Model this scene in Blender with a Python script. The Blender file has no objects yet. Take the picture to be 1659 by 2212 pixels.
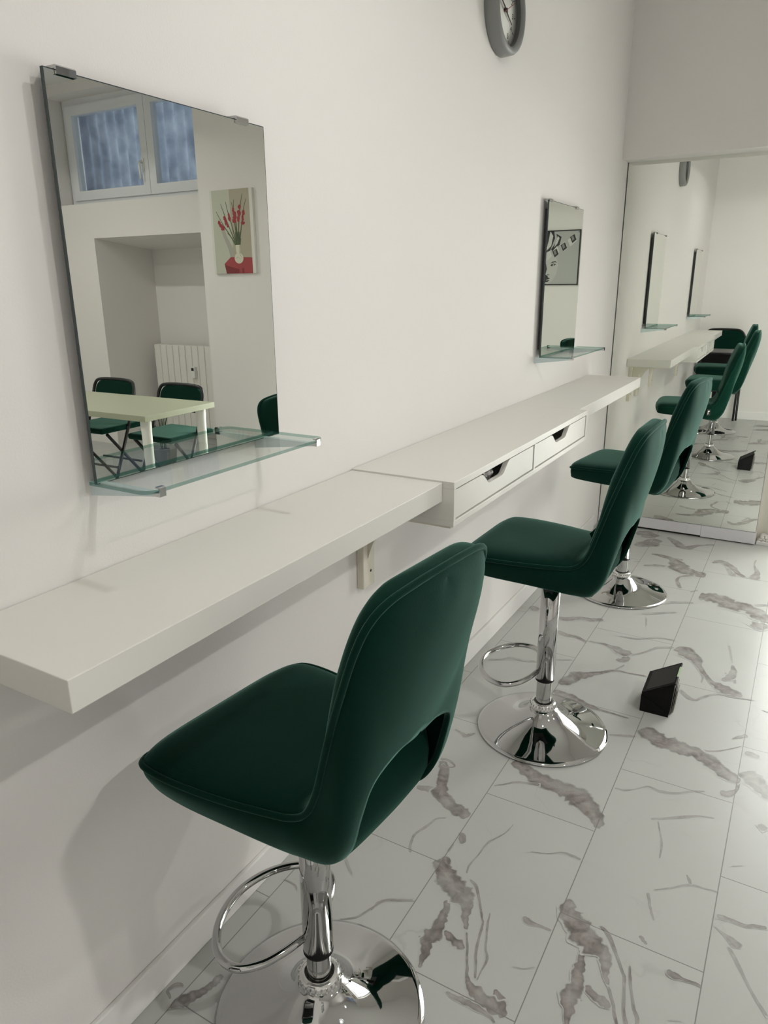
import bpy, bmesh, math, random
from mathutils import Vector, Matrix
PI = math.pi
S = bpy.context.scene
COL = S.collection
random.seed(7)

# ------------------------------------------------------------------ camera
cam_d = bpy.data.cameras.new('camera'); cam = bpy.data.objects.new('camera', cam_d); COL.objects.link(cam)
cam_d.sensor_fit = 'HORIZONTAL'; cam_d.sensor_width = 36.0; cam_d.lens = 33.8616
cam_d.clip_start = 0.02
_r = Vector((0.8650179, 0.50169154, -0.00704521)); _u = Vector((-0.14462388, 0.26275727, 0.95396151)); _f = Vector((-0.4804456, 0.82417487, -0.29984631))
cam.matrix_world = Matrix(((_r.x, _u.x, -_f.x, 0.990343), (_r.y, _u.y, -_f.y, -0.478278), (_r.z, _u.z, -_f.z, 1.400938), (0, 0, 0, 1)))
S.camera = cam
# ------------------------------------------------------------------ view, world, light levels
S.view_settings.view_transform = 'Standard'; S.view_settings.look = 'None'
S.view_settings.gamma = 1.0; S.view_settings.use_curve_mapping = False
S.view_settings.exposure = -0.09
LAMP_W = 27.0; PENDANT_W = 5.0; FILL_LAMP_W = 25.0; WINDOW_W = 7.0
SKY_STRENGTH = 14.5
S.cycles.max_bounces = 10; S.cycles.diffuse_bounces = 5; S.cycles.glossy_bounces = 6; S.cycles.transmission_bounces = 8; S.cycles.transparent_max_bounces = 12
S.cycles.sample_clamp_indirect = 6.0
S.cycles.caustics_refractive = False; S.cycles.caustics_reflective = True
S.cycles.use_denoising = True
w = bpy.data.worlds.new('sky'); S.world = w; w.use_nodes = True
w.node_tree.nodes['Background'].inputs[0].default_value = (1.0, 0.985, 0.955, 1)
w.node_tree.nodes['Background'].inputs[1].default_value = SKY_STRENGTH


def area_light(name, loc, rot, shape, sx, sy, watts, color, portal=False, parent=None):
    d = bpy.data.lights.new(name, 'AREA'); d.shape = shape; d.size = sx
    if shape in ('RECTANGLE', 'ELLIPSE'): d.size_y = sy
    d.energy = watts; d.color = color
    if portal: d.cycles.is_portal = True
    o = bpy.data.objects.new(name, d); COL.objects.link(o); o.location = loc; o.rotation_euler = rot
    if parent: o.parent = parent
    return o


# ------------------------------------------------------------------ materials
def mat(name, color, rough=0.5, metal=0.0, spec=0.5, sheen=0.0, sheen_tint=None, bump=0.0, bump_scale=200.0, vary=0.0, vary_scale=3.0, coat=0.0, trans=0.0, ior=1.45):
    m = bpy.data.materials.new(name); m.use_nodes = True
    nt = m.node_tree; b = nt.nodes['Principled BSDF']
    b.inputs['Base Color'].default_value = (*color, 1); b.inputs['Roughness'].default_value = rough
    b.inputs['Metallic'].default_value = metal; b.inputs['Specular IOR Level'].default_value = spec
    b.inputs['IOR'].default_value = ior
    if trans: b.inputs['Transmission Weight'].default_value = trans
    if coat: b.inputs['Coat Weight'].default_value = coat
    if sheen:
        b.inputs['Sheen Weight'].default_value = sheen; b.inputs['Sheen Roughness'].default_value = 0.35
        b.inputs['Sheen Tint'].default_value = (*(sheen_tint or (1, 1, 1)), 1)
    tc = nt.nodes.new('ShaderNodeTexCoord')
    if vary:
        n = nt.nodes.new('ShaderNodeTexNoise'); n.inputs['Scale'].default_value = vary_scale; n.inputs['Detail'].default_value = 4
        mx = nt.nodes.new('ShaderNodeMix'); mx.data_type = 'RGBA'
        mx.inputs['A'].default_value = (*[c * (1 - vary) for c in color], 1); mx.inputs['B'].default_value = (*[min(1, c * (1 + vary)) for c in color], 1)
        nt.links.new(tc.outputs['Object'], n.inputs['Vector']); nt.links.new(n.outputs['Fac'], mx.inputs['Factor']); nt.links.new(mx.outputs['Result'], b.inputs['Base Color'])
    if bump:
        n = nt.nodes.new('ShaderNodeTexNoise'); n.inputs['Scale'].default_value = bump_scale; n.inputs['Detail'].default_value = 3
        bp = nt.nodes.new('ShaderNodeBump'); bp.inputs['Strength'].default_value = bump; bp.inputs['Distance'].default_value = 0.002
        nt.links.new(tc.outputs['Object'], n.inputs['Vector']); nt.links.new(n.outputs['Fac'], bp.inputs['Height']); nt.links.new(bp.outputs['Normal'], b.inputs['Normal'])
    return m


def glass_mat(name, tint, edge=False):
    # thin clear glass: mostly lets light straight through, fresnel reflection on top
    m = bpy.data.materials.new(name); m.use_nodes = True; nt = m.node_tree
    for n in list(nt.nodes): nt.nodes.remove(n)
    out = nt.nodes.new('ShaderNodeOutputMaterial'); tr = nt.nodes.new('ShaderNodeBsdfTransparent'); gl = nt.nodes.new('ShaderNodeBsdfGlossy')
    fr = nt.nodes.new('ShaderNodeFresnel'); mx = nt.nodes.new('ShaderNodeMixShader')
    tr.inputs[0].default_value = (*tint, 1); gl.inputs['Roughness'].default_value = 0.0; fr.inputs['IOR'].default_value = 1.5
    ge = nt.nodes.new('ShaderNodeNewGeometry'); fm = nt.nodes.new('ShaderNodeMath'); fm.operation = 'MULTIPLY'; iv = nt.nodes.new('ShaderNodeMath'); iv.operation = 'SUBTRACT'; iv.inputs[0].default_value = 1.0
    nt.links.new(ge.outputs['Backfacing'], iv.inputs[1]); nt.links.new(fr.outputs[0], fm.inputs[0]); nt.links.new(iv.outputs[0], fm.inputs[1]); nt.links.new(fm.outputs[0], mx.inputs[0]); nt.links.new(tr.outputs[0], mx.inputs[1]); nt.links.new(gl.outputs[0], mx.inputs[2]); nt.links.new(mx.outputs[0], out.inputs[0])
    return m


def edge_mat():
    m = bpy.data.materials.new('green_glass_edge'); m.use_nodes = True; nt = m.node_tree; b = nt.nodes['Principled BSDF']
    b.inputs['Base Color'].default_value = (0.05, 0.14, 0.12, 1); b.inputs['Roughness'].default_value = 0.12
    tr = nt.nodes.new('ShaderNodeBsdfTransparent'); tr.inputs[0].default_value = (0.66, 0.83, 0.78, 1); mx = nt.nodes.new('ShaderNodeMixShader'); mx.inputs[0].default_value = 0.32
    nt.links.new(tr.outputs[0], mx.inputs[1]); nt.links.new(b.outputs[0], mx.inputs[2]); nt.links.new(mx.outputs[0], nt.nodes['Material Output'].inputs[0])
    return m


M = {}
M['wall'] = mat('wall_paint', (0.80, 0.775, 0.755), 0.85, spec=0.2, bump=0.12, bump_scale=260, vary=0.012, vary_scale=1.3)
M['end_wall'] = M['wall']
M['ceiling'] = mat('ceiling_paint', (0.80, 0.79, 0.77), 0.9, spec=0.2, bump=0.05)
M['baseboard'] = mat('baseboard_paint', (0.80, 0.79, 0.77), 0.55, bump=0.1, bump_scale=60, vary=0.02, vary_scale=8)
M['shelf'] = mat('white_laminate', (0.75, 0.735, 0.69), 0.42, spec=0.4, bump=0.03, bump_scale=500)
M['bracket'] = mat('cream_metal', (0.74, 0.70, 0.60), 0.45)
M['dark'] = mat('dark_gap', (0.02, 0.02, 0.02), 0.7)
M['velvet'] = mat('green_velvet', (0.0021, 0.0225, 0.0145), 0.85, spec=0.08, sheen=0.40, sheen_tint=(0.42, 0.80, 0.68), bump=0.25, bump_scale=900, vary=0.22, vary_scale=9)
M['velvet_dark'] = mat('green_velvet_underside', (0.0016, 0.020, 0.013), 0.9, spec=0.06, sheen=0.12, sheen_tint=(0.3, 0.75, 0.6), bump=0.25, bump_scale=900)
M['chrome'] = mat('chrome', (0.52, 0.52, 0.515), 0.035, metal=1.0)
M['clear_plastic'] = mat('clear_collar_plastic', (0.75, 0.75, 0.73), 0.08, spec=0.8, metal=0.75)
M['rubber'] = mat('black_rubber', (0.015, 0.015, 0.015), 0.6)
M['black_metal'] = mat('black_metal', (0.012, 0.012, 0.013), 0.35)
M['black_leather'] = mat('black_grained_card', (0.006, 0.006, 0.006), 0.6, spec=0.15, bump=0.4, bump_scale=350)
M['black_panel'] = mat('black_smooth_panel', (0.012, 0.012, 0.012), 0.5, spec=0.25)
M['grey_plastic'] = mat('grey_plastic', (0.24, 0.245, 0.24), 0.42, spec=0.4)
M['dark_grey'] = mat('dark_grey_plastic', (0.07, 0.07, 0.07), 0.4)
M['clock_face'] = mat('clock_face_paper', (0.78, 0.78, 0.74), 0.6)
M['ink'] = mat('black_ink', (0.02, 0.015, 0.015), 0.6)
M['brown_ink'] = mat('dark_brown_hand', (0.05, 0.03, 0.03), 0.5)
M['red'] = mat('red_hand', (0.25, 0.05, 0.05), 0.5)
M['mirror'] = mat('silvered_mirror', (0.83, 0.85, 0.80), 0.0, metal=1.0)
M['mirror_edge'] = mat('mirror_glass_edge', (0.045, 0.06, 0.06), 0.25)
M['glass'] = glass_mat('clear_glass', (0.965, 0.985, 0.975))
M['glass_edge'] = edge_mat()
M['frost'] = mat('frosted_bracket', (0.60, 0.68, 0.70), 0.3, spec=0.5)
M['plinth'] = mat('lilac_white_board', (0.74, 0.73, 0.76), 0.35, spec=0.5)
M['pebble'] = mat('white_pebble', (0.84, 0.82, 0.77), 0.55, vary=0.06, vary_scale=30)
M['post'] = mat('cream_post', (0.78, 0.75, 0.66), 0.6)
M['frame_white'] = mat('white_window_frame', (0.78, 0.80, 0.82), 0.35)
M['radiator'] = mat('white_enamel', (0.78, 0.77, 0.72), 0.35)
M['table'] = mat('pale_green_laminate', (0.36, 0.375, 0.27), 0.35)
M['table_edge'] = mat('pale_green_edge', (0.52, 0.57, 0.40), 0.4)
M['table_leg'] = mat('white_leg', (0.82, 0.81, 0.76), 0.35)
M['leaf'] = mat('dark_green_leaf', (0.02, 0.06, 0.02), 0.4, vary=0.3, vary_scale=20)
M['pot'] = mat('grey_pot', (0.25, 0.25, 0.24), 0.6)
M['soil'] = mat('brown_soil', (0.04, 0.025, 0.015), 0.95)
M['foil'] = mat('crumpled_foil', (0.55, 0.55, 0.55), 0.3, metal=0.8)
M['green_strip'] = mat('pale_green_strip', (0.42, 0.55, 0.36), 0.4)
M['kraft'] = mat('grey_card', (0.16, 0.15, 0.13), 0.7)
M['lamp_body'] = mat('lamp_metal', (0.7, 0.7, 0.7), 0.4)
M['white_plastic'] = mat('white_plastic', (0.8, 0.8, 0.78), 0.4)


def glass_sheet_mat():
    # translucent corrugated sheet that hangs behind the window panes
    m = bpy.data.materials.new('translucent_corrugated_sheet'); m.use_nodes = True; nt = m.node_tree
    for n in list(nt.nodes): nt.nodes.remove(n)
    out = nt.nodes.new('ShaderNodeOutputMaterial'); tl = nt.nodes.new('ShaderNodeBsdfTranslucent'); df = nt.nodes.new('ShaderNodeBsdfDiffuse'); mx = nt.nodes.new('ShaderNodeMixShader')
    tc = nt.nodes.new('ShaderNodeTexCoord'); no = nt.nodes.new('ShaderNodeTexNoise'); no.inputs['Scale'].default_value = 7; no.inputs['Detail'].default_value = 5
    cr = nt.nodes.new('ShaderNodeValToRGB'); cr.color_ramp.elements[0].position = 0.3; cr.color_ramp.elements[0].color = (0.19, 0.215, 0.28, 1); cr.color_ramp.elements[1].position = 0.75; cr.color_ramp.elements[1].color = (0.42, 0.455, 0.53, 1)
    nt.links.new(tc.outputs['Object'], no.inputs['Vector']); nt.links.new(no.outputs['Fac'], cr.inputs[0]); nt.links.new(cr.outputs[0], tl.inputs[0]); nt.links.new(cr.outputs[0], df.inputs[0])
    mx.inputs[0].default_value = 0.25
    nt.links.new(tl.outputs[0], mx.inputs[1]); nt.links.new(df.outputs[0], mx.inputs[2]); nt.links.new(mx.outputs[0], out.inputs[0])
    return m


M['sheet'] = glass_sheet_mat()


def floor_mat():
    m = bpy.data.materials.new('marble_tile'); m.use_nodes = True; nt = m.node_tree; N = nt.nodes.new; L = nt.links.new
    b = nt.nodes['Principled BSDF']; b.inputs['Roughness'].default_value = 0.32; b.inputs['Specular IOR Level'].default_value = 0.35
    geo = N('ShaderNodeNewGeometry')
    sep = N('ShaderNodeSeparateXYZ'); L(geo.outputs['Position'], sep.inputs[0])

    def mth(op, a, bb=None, c=None):
        n = N('ShaderNodeMath'); n.operation = op
        for i, v in enumerate((a, bb, c)):
            if v is None: continue
            if isinstance(v, (int, float)): n.inputs[i].default_value = v
            else: L(v, n.inputs[i])
        return n.outputs[0]
    cx = mth('DIVIDE', mth('SUBTRACT', sep.outputs[0], 0.052), 0.31)
    ci = mth('FLOOR', cx); fx = mth('FRACT', cx)
    odd = mth('FLOORED_MODULO', ci, 2.0)
    cy = mth('DIVIDE', mth('SUBTRACT', mth('SUBTRACT', sep.outputs[1], 0.268), mth('MULTIPLY', odd, 0.3025)), 0.605)
    cj = mth('FLOOR', cy); fy = mth('FRACT', cy)
    dx = mth('MULTIPLY', mth('MINIMUM', fx, mth('SUBTRACT', 1.0, fx)), 0.31)
    dy = mth('MULTIPLY', mth('MINIMUM', fy, mth('SUBTRACT', 1.0, fy)), 0.605)
    d = mth('MINIMUM', dx, dy)
    grout = N('ShaderNodeMapRange'); grout.inputs[1].default_value = 0.0006; grout.inputs[2].default_value = 0.0016; grout.inputs[3].default_value = 1.0; grout.inputs[4].default_value = 0.0; L(d, grout.inputs[0])
    cmb = N('ShaderNodeCombineXYZ'); L(ci, cmb.inputs[0]); L(cj, cmb.inputs[1])
    wn = N('ShaderNodeTexWhiteNoise'); wn.noise_dimensions = '3D'; L(cmb.outputs[0], wn.inputs[0])
    # per-tile offset of a fine vein noise
    off = N('ShaderNodeVectorMath'); off.operation = 'MULTIPLY_ADD'; L(wn.outputs['Color'], off.inputs[0]); off.inputs[1].default_value = (30, 30, 30); L(geo.outputs['Position'], off.inputs[2])
    warp = N('ShaderNodeTexNoise'); warp.inputs['Scale'].default_value = 5; warp.inputs['Detail'].default_value = 6; L(off.outputs[0], warp.inputs['Vector'])
    addw = N('ShaderNodeVectorMath'); addw.operation = 'MULTIPLY_ADD'; L(warp.outputs['Color'], addw.inputs[0]); addw.inputs[1].default_value = (0.35, 0.35, 0); L(off.outputs[0], addw.inputs[2])
    vn = N('ShaderNodeTexNoise'); vn.inputs['Scale'].default_value = 3.2; vn.inputs['Detail'].default_value = 1; L(addw.outputs[0], vn.inputs['Vector'])
    ridge = mth('ABSOLUTE', mth('SUBTRACT', vn.outputs['Fac'], 0.5))
    fine = N('ShaderNodeMapRange'); fine.inputs[1].default_value = 0.0; fine.inputs[2].default_value = 0.010; fine.inputs[3].default_value = 1.0; fine.inputs[4].default_value = 0.0; L(ridge, fine.inputs[0])
    pat = N('ShaderNodeTexNoise'); pat.inputs['Scale'].default_value = 6; L(off.outputs[0], pat.inputs['Vector'])
    patm = N('ShaderNodeMapRange'); patm.inputs[1].default_value = 0.52; patm.inputs[2].default_value = 0.70; L(pat.outputs['Fac'], patm.inputs[0])
    fine_s = mth('MULTIPLY', mth('MULTIPLY', fine.outputs[0], patm.outputs[0]), 0.30)
    # soft clouding of the white body
    cl = N('ShaderNodeTexNoise'); cl.inputs['Scale'].default_value = 4; cl.inputs['Detail'].default_value = 3; L(off.outputs[0], cl.inputs['Vector'])
    body = N('ShaderNodeMix'); body.data_type = 'RGBA'; body.inputs['A'].default_value = (0.43, 0.435, 0.415, 1); body.inputs['B'].default_value = (0.485, 0.49, 0.47, 1); L(cl.outputs['Fac'], body.inputs['Factor'])
    v1 = N('ShaderNodeMix'); v1.data_type = 'RGBA'; L(fine_s, v1.inputs['Factor']); L(body.outputs['Result'], v1.inputs['A']); v1.inputs['B'].default_value = (0.30, 0.28, 0.27, 1)
    # traced veins: attribute 'vein' = 0 at the border of a vein strip, 1 along its core; x strength
    at = N('ShaderNodeAttribute'); at.attribute_name = 'vein'
    sepc = N('ShaderNodeSeparateColor'); L(at.outputs['Color'], sepc.inputs[0])
    nz = N('ShaderNodeTexNoise'); nz.inputs['Scale'].default_value = 90; nz.inputs['Detail'].default_value = 4; L(geo.outputs['Position'], nz.inputs['Vector'])
    prof = mth('ADD', sepc.outputs[0], mth('MULTIPLY', mth('SUBTRACT', nz.outputs['Fac'], 0.5), mth('MULTIPLY', sepc.outputs[2], 0.9)))
    st = N('ShaderNodeMapRange'); st.interpolation_type = 'SMOOTHSTEP'; st.inputs[1].default_value = 0.12; st.inputs[2].default_value = 0.55; L(prof, st.inputs[0])
    n2 = N('ShaderNodeTexNoise'); n2.inputs['Scale'].default_value = 28; n2.inputs['Detail'].default_value = 5; n2.inputs['Distortion'].default_value = 1.2; L(geo.outputs['Position'], n2.inputs['Vector'])
    vc = N('ShaderNodeValToRGB'); e = vc.color_ramp.elements; e[0].position = 0.34; e[0].color = (0.125, 0.108, 0.10, 1); e[1].position = 0.62; e[1].color = (0.255, 0.225, 0.212, 1)
    L(n2.outputs['Fac'], vc.inputs[0])
    brk = N('ShaderNodeTexNoise'); brk.inputs['Scale'].default_value = 17; brk.inputs['Detail'].default_value = 3; L(off.outputs[0], brk.inputs['Vector'])
    brm = N('ShaderNodeMapRange'); brm.inputs[1].default_value = 0.36; brm.inputs[2].default_value = 0.60; brm.inputs[3].default_value = 0.6; brm.inputs[4].default_value = 1.0; L(brk.outputs['Fac'], brm.inputs[0])
    amt = mth('MULTIPLY', mth('MULTIPLY', st.outputs[0], sepc.outputs[1]), brm.outputs[0])
    rimr = N('ShaderNodeMapRange'); rimr.inputs[1].default_value = 0.35; rimr.inputs[2].default_value = 0.95; rimr.inputs[3].default_value = 0.58; rimr.inputs[4].default_value = 1.12; L(prof, rimr.inputs[0])
    vcm = N('ShaderNodeVectorMath'); vcm.operation = 'SCALE'; L(vc.outputs[0], vcm.inputs[0]); L(rimr.outputs[0], vcm.inputs['Scale'])
    v2 = N('ShaderNodeMix'); v2.data_type = 'RGBA'; L(amt, v2.inputs['Factor']); L(v1.outputs['Result'], v2.inputs['A']); L(vcm.outputs[0], v2.inputs['B'])
    g = N('ShaderNodeMix'); g.data_type = 'RGBA'; L(grout.outputs[0], g.inputs['Factor']); L(v2.outputs['Result'], g.inputs['A']); g.inputs['B'].default_value = (0.20, 0.19, 0.18, 1)
    L(g.outputs['Result'], b.inputs['Base Color'])
    return m


M['floor'] = floor_mat()


# ------------------------------------------------------------------ mesh helpers
def V(*a): return Vector(a)


class MB:
    """collects shapes and links them as one mesh object"""
    def __init__(s): s.v = []; s.f = []; s.mi = []; s.sm = []

    def add(s, vs, fs, smooth=False, mi=0):
        o = len(s.v); s.v += [tuple(x) for x in vs]
        for f in fs: s.f.append([i + o for i in f]); s.sm.append(smooth); s.mi.append(mi)
        return s

    def box(s, x0, x1, y0, y1, z0, z1, mi=0, bev=0.0):
        if bev <= 0:
            vs = [(x, y, z) for x in (x0, x1) for y in (y0, y1) for z in (z0, z1)]
            return s.add(vs, [(0, 1, 3, 2), (4, 6, 7, 5), (0, 4, 5, 1), (2, 3, 7, 6), (0, 2, 6, 4), (1, 5, 7, 3)], mi=mi)
        bm = bmesh.new()
        bmesh.ops.create_cube(bm, size=1.0)
        for v in bm.verts: v.co = V((x0 + x1) / 2 + v.co.x * (x1 - x0), (y0 + y1) / 2 + v.co.y * (y1 - y0), (z0 + z1) / 2 + v.co.z * (z1 - z0))
        bmesh.ops.bevel(bm, geom=bm.edges[:], offset=bev, segments=2, affect='EDGES', profile=0.5)
        bm.verts.index_update()
        s.add([v.co[:] for v in bm.verts], [[v.index for v in f.verts] for f in bm.faces], mi=mi); bm.free(); return s

    def grid(s, rows, closed=False, smooth=True, mi=0, flip=False):
        n = len(rows[0]); vs = [p for r in rows for p in r]; fs = []
        for i in range(len(rows) - 1):
            for j in range(n if closed else n - 1):
                a, b, c, d = i * n + j, i * n + (j + 1) % n, (i + 1) * n + (j + 1) % n, (i + 1) * n + j
                fs.append((a, d, c, b) if flip else (a, b, c, d))
        return s.add(vs, fs, smooth, mi)

    def lathe(s, prof, c=(0, 0, 0), n=48, mi=0, smooth=True, axis='z'):
        rows = []
        for r, z in prof:
            row = []
            for k in range(n):
                t = 2 * PI * k / n; a, b = r * math.cos(t), r * math.sin(t)
                p = (a, b, z) if axis == 'z' else (z, a, b) if axis == 'x' else (b, z, a)
                row.append((p[0] + c[0], p[1] + c[1], p[2] + c[2]))
            rows.append(row)
        return s.grid(rows, closed=True, smooth=smooth, mi=mi)

    def tube(s, pts, r, n=12, closed=False, mi=0, caps=True):
        pts = [Vector(p) for p in pts]; rows = []; m = len(pts)
        rr = r if isinstance(r, (list, tuple)) else [r] * m
        t0 = (pts[1] - pts[0]).normalized(); up = V(0, 0, 1) if abs(t0.z) < 0.9 else V(1, 0, 0)
        nrm = t0.cross(up).normalized()
        for i, p in enumerate(pts):
            if closed: t = (pts[(i + 1) % m] - pts[i - 1]).normalized()
            else: t = (pts[min(i + 1, m - 1)] - pts[max(i - 1, 0)]).normalized()
            nrm = (nrm - t * nrm.dot(t)).normalized(); bi = t.cross(nrm)
            rows.append([p + (nrm * math.cos(2 * PI * k / n) + bi * math.sin(2 * PI * k / n)) * rr[i] for k in range(n)])
        if closed: rows.append(rows[0])
        s.grid(rows, closed=True, smooth=True, mi=mi)
        if caps and not closed:
            s.add(rows[0], [tuple(range(n))], mi=mi); s.add(rows[-1], [tuple(reversed(range(n)))], mi=mi)
        return s

    def prism(s, poly, ext, mi=0, smooth=False):
        """poly: list of 3-D points of a planar outline, ext: extrusion vector"""
        n = len(poly); e = Vector(ext); a = [Vector(p) for p in poly]; b = [p + e for p in a]
        fs = [tuple(range(n)), tuple(reversed(range(n, 2 * n)))]
        fs += [(i, i + n, (i + 1) % n + n, (i + 1) % n) for i in range(n)]
        return s.add(a + b, fs, smooth, mi)

    def poly(s, pts, mi=0): return s.add(pts, [tuple(range(len(pts)))], mi=mi)

    def build(s, name, mats, parent=None, fix=True, weld=True):
        me = bpy.data.meshes.new(name); me.from_pydata(s.v, [], s.f)
        for p, sm, mi in zip(me.polygons, s.sm, s.mi): p.use_smooth = sm; p.material_index = mi
        for m in (mats if isinstance(mats, (list, tuple)) else [mats]): me.materials.append(m)
        if weld or fix:
            bm = bmesh.new(); bm.from_mesh(me)
            if weld: bmesh.ops.remove_doubles(bm, verts=bm.verts[:], dist=1e-6)
            if fix: bmesh.ops.recalc_face_normals(bm, faces=bm.faces[:])
            bm.to_mesh(me); bm.free()
        me.update()
        o = bpy.data.objects.new(name, me); COL.objects.link(o)
        if parent: o.parent = parent
        return o


def thing(name, label, cat, loc=(0, 0, 0), rotz=0.0, group=None):
    o = bpy.data.objects.new(name, None); COL.objects.link(o); o.location = loc; o.rotation_euler = (0, 0, rotz); o.empty_display_size = 0.05
    return tag(o, label, cat, group)


def tag(o, label, cat, group=None):
    o['label'] = label; o['category'] = cat
    if group: o['group'] = group
    return o


def struct(o): o['kind'] = 'structure'; return o


def dup(root, loc, rotz, label):
    r = root.copy(); COL.objects.link(r); r.location = loc; r.rotation_euler = (0, 0, rotz); r['label'] = label
    for ch in list(root.children):
        c = ch.copy(); COL.objects.link(c); c.parent = r
        for g in list(ch.children):
            d = g.copy(); COL.objects.link(d); d.parent = c
    return r


def catmull(keys, n):
    """n samples through vector keys (even in key index)"""
    K = [Vector(k) for k in keys]; out = []; m = len(K) - 1
    for i in range(n):
        t = i / (n - 1) * m; k = min(int(t), m - 1); u = t - k
        p1, p2 = K[k], K[k + 1]; p0 = K[k - 1] if k > 0 else p1 * 2 - p2; p3 = K[k + 2] if k + 2 <= m else p2 * 2 - p1
        out.append(0.5 * ((2 * p1) + (p2 - p0) * u + (2 * p0 - 5 * p1 + 4 * p2 - p3) * u * u + (3 * p1 - p0 - 3 * p2 + p3) * u ** 3))
    return out


def text_mesh(txt, size, xf, parent, name, m):
    """flat letters as a mesh, placed by the 4x4 matrix xf (letters in its xy plane)"""
    c = bpy.data.curves.new(name, 'FONT'); c.body = txt; c.size = size; c.align_x = 'CENTER'; c.align_y = 'CENTER'; c.extrude = 0.0003
    t = bpy.data.objects.new(name, c); COL.objects.link(t)
    dg = bpy.context.evaluated_depsgraph_get(); me = bpy.data.meshes.new_from_object(t.evaluated_get(dg))
    bpy.data.objects.remove(t); me.transform(xf); me.materials.clear(); me.materials.append(m)
    return me


# ================================================================== SETTING
XR, YB, YE, ZC = 5.3, -1.5, 3.69, 3.0
struct(MB().box(-0.12, 0.0, -0.45, 3.98, 0.0, ZC).build('wall_left', M['wall']))
struct(MB().box(-0.12, 0.78, YB, -0.45, 0.0, ZC).build('wall_pier', M['wall']))
struct(MB().box(0.78, XR + 0.12, YB - 0.12, YB, 0.0, ZC).build('wall_back', M['wall']))
struct(MB().box(XR, XR + 0.12, YB, 4.9, 0.0, ZC).build('wall_right', M['wall']))
struct(MB().box(-0.12, XR + 0.12, YB - 0.12, 4.95, ZC, ZC + 0.1).build('ceiling', M['ceiling']))
# end wall: lintel over the recess, back of the recess, and the pier that carries the painting
struct(MB().box(0.0, 2.3, YE, 3.98, 2.012, ZC).build('wall_lintel', M['end_wall']))
struct(MB().box(0.0, 0.868, 3.87, 3.98, 0.0, 2.012).build('wall_recess', M['wall']))
struct(MB().box(2.3, 3.0, YE, 4.9, 0.0, ZC).build('wall_end', M['wall']))
# window wall with the window opening and the radiator niche
YW = 4.0
wl = MB()
wl.box(3.0, 3.3, YW, 4.7, 0, 1.80); wl.box(4.53, XR, YW, 4.7, 0, 1.80); wl.box(3.3, 4.53, 4.64, 4.75, 0, 1.80)
wl.prism([(3.3, YW, 1.80), (3.3, 4.7, 1.72), (3.3, 4.7, 2.078), (3.3, YW, 2.078)], (1.23, 0, 0))
wl.box(3.0, 3.3, YW, 4.7, 1.80, 2.078); wl.box(4.53, XR, YW, 4.7, 1.80, 2.078)
wl.box(4.96, XR, YW, 4.7, 2.078, ZC); wl.box(3.0, 4.96, YW, 4.7, 2.92, ZC); wl.box(3.0, 3.08, YW, 4.7, 2.078, 2.92)
struct(wl.build('wall_window', M['wall'], weld=False))
struct(MB().box(3.0, XR, 4.86, 4.95, 0.0, ZC).build('wall_sky_block', M['wall']))  # unseen wall added behind the window to hold back sky light
# baseboards
def bboard(name, x0, x1, y0, y1): return struct(MB().box(x0, x1, y0, y1, 0.0, 0.082, bev=0.003).build(name, M['baseboard']))
bboard('baseboard_left', 0.0, 0.012, -0.44, 3.69)
bboard('baseboard_pier', 0.012, 0.78, -0.45, -0.438)
bboard('baseboard_end', 2.3, 3.0, 3.678, 3.69)
bboard('baseboard_window', 3.0, 3.3, 3.988, 4.0)
bboard('baseboard_back', 0.80, 5.2, -1.5, -1.488)

# floor with traced veins --------------------------------------------------
FLOOR = MB(); FCOL = []
def fl_quad(vs, fs, cols):
    FLOOR.add(vs, fs); FCOL.extend(cols)
fl_quad([(-0.1, YB, 0), (XR, YB, 0), (XR, 4.7, 0), (-0.1, 4.7, 0)], [(0, 1, 2, 3)], [(0, 0, 0, 1)] * 4)
VEINZ = [0.00012]
def vein(pts, width, strength=1.0, rough=0.5, x0=0.0, y0=0.0):
    """a vein strip: pts = (x, y[, width factor]) on the floor; profile 0 at its borders and 1 along its core"""
    K = [(p[0] + x0, p[1] + y0, p[2] if len(p) > 2 else 1.0) for p in pts]
    n = max(6, (len(K) - 1) * 8); P = catmull([V(*k) for k in K], n); VEINZ[0] += 0.000009; z = VEINZ[0]
    vs, cols, fs = [], [], []
    rnd = random.Random(int(abs(K[0][0] * 7919 + K[0][1] * 104729)) + len(K))
    ph = [(rnd.uniform(0, 6.3), rnd.uniform(0.35, 1.0), rnd.uniform(.5, 1)) for _ in range(9)]
    def wob(k, i): return sum(a * math.sin(f * i * (0.5 + 0.55 * j) + p_) for j, (p_, f, a) in enumerate(ph[3 * k:3 * k + 3])) / 2.2
    for i, p in enumerate(P):
        a, b = P[max(i - 1, 0)], P[min(i + 1, n - 1)]; t = V(b.x - a.x, b.y - a.y, 0)
        t = t.normalized() if t.length > 1e-9 else V(1, 0, 0); q = V(-t.y, t.x, 0); pw = 0.5 * width * max(p.z, 0.05)
        wl_, wr_ = [pw * (1.12 + 0.42 * rough * wob(k_, i)) for k_ in (0, 1)]
        c = V(p.x, p.y, z + i * 2e-6) + q * pw * 0.30 * rough * wob(2, i)
        end = min(1.0, min(i, n - 1 - i) / 2.0) if n > 4 else 1
        for s_, pr in ((-1.0, 0.0), (-0.6, 0.62), (0.0, 1.0), (0.6, 0.62), (1.0, 0.0)):
            vs.append(c + q * s_ * (wl_ if s_ < 0 else wr_)); cols.append((pr * end, strength, rough, 1))
    for i in range(n - 1):
        for j in range(4): k = i * 5 + j; fs.append((k, k + 1, k + 6, k + 5))
    fl_quad(vs, fs, cols)

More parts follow.
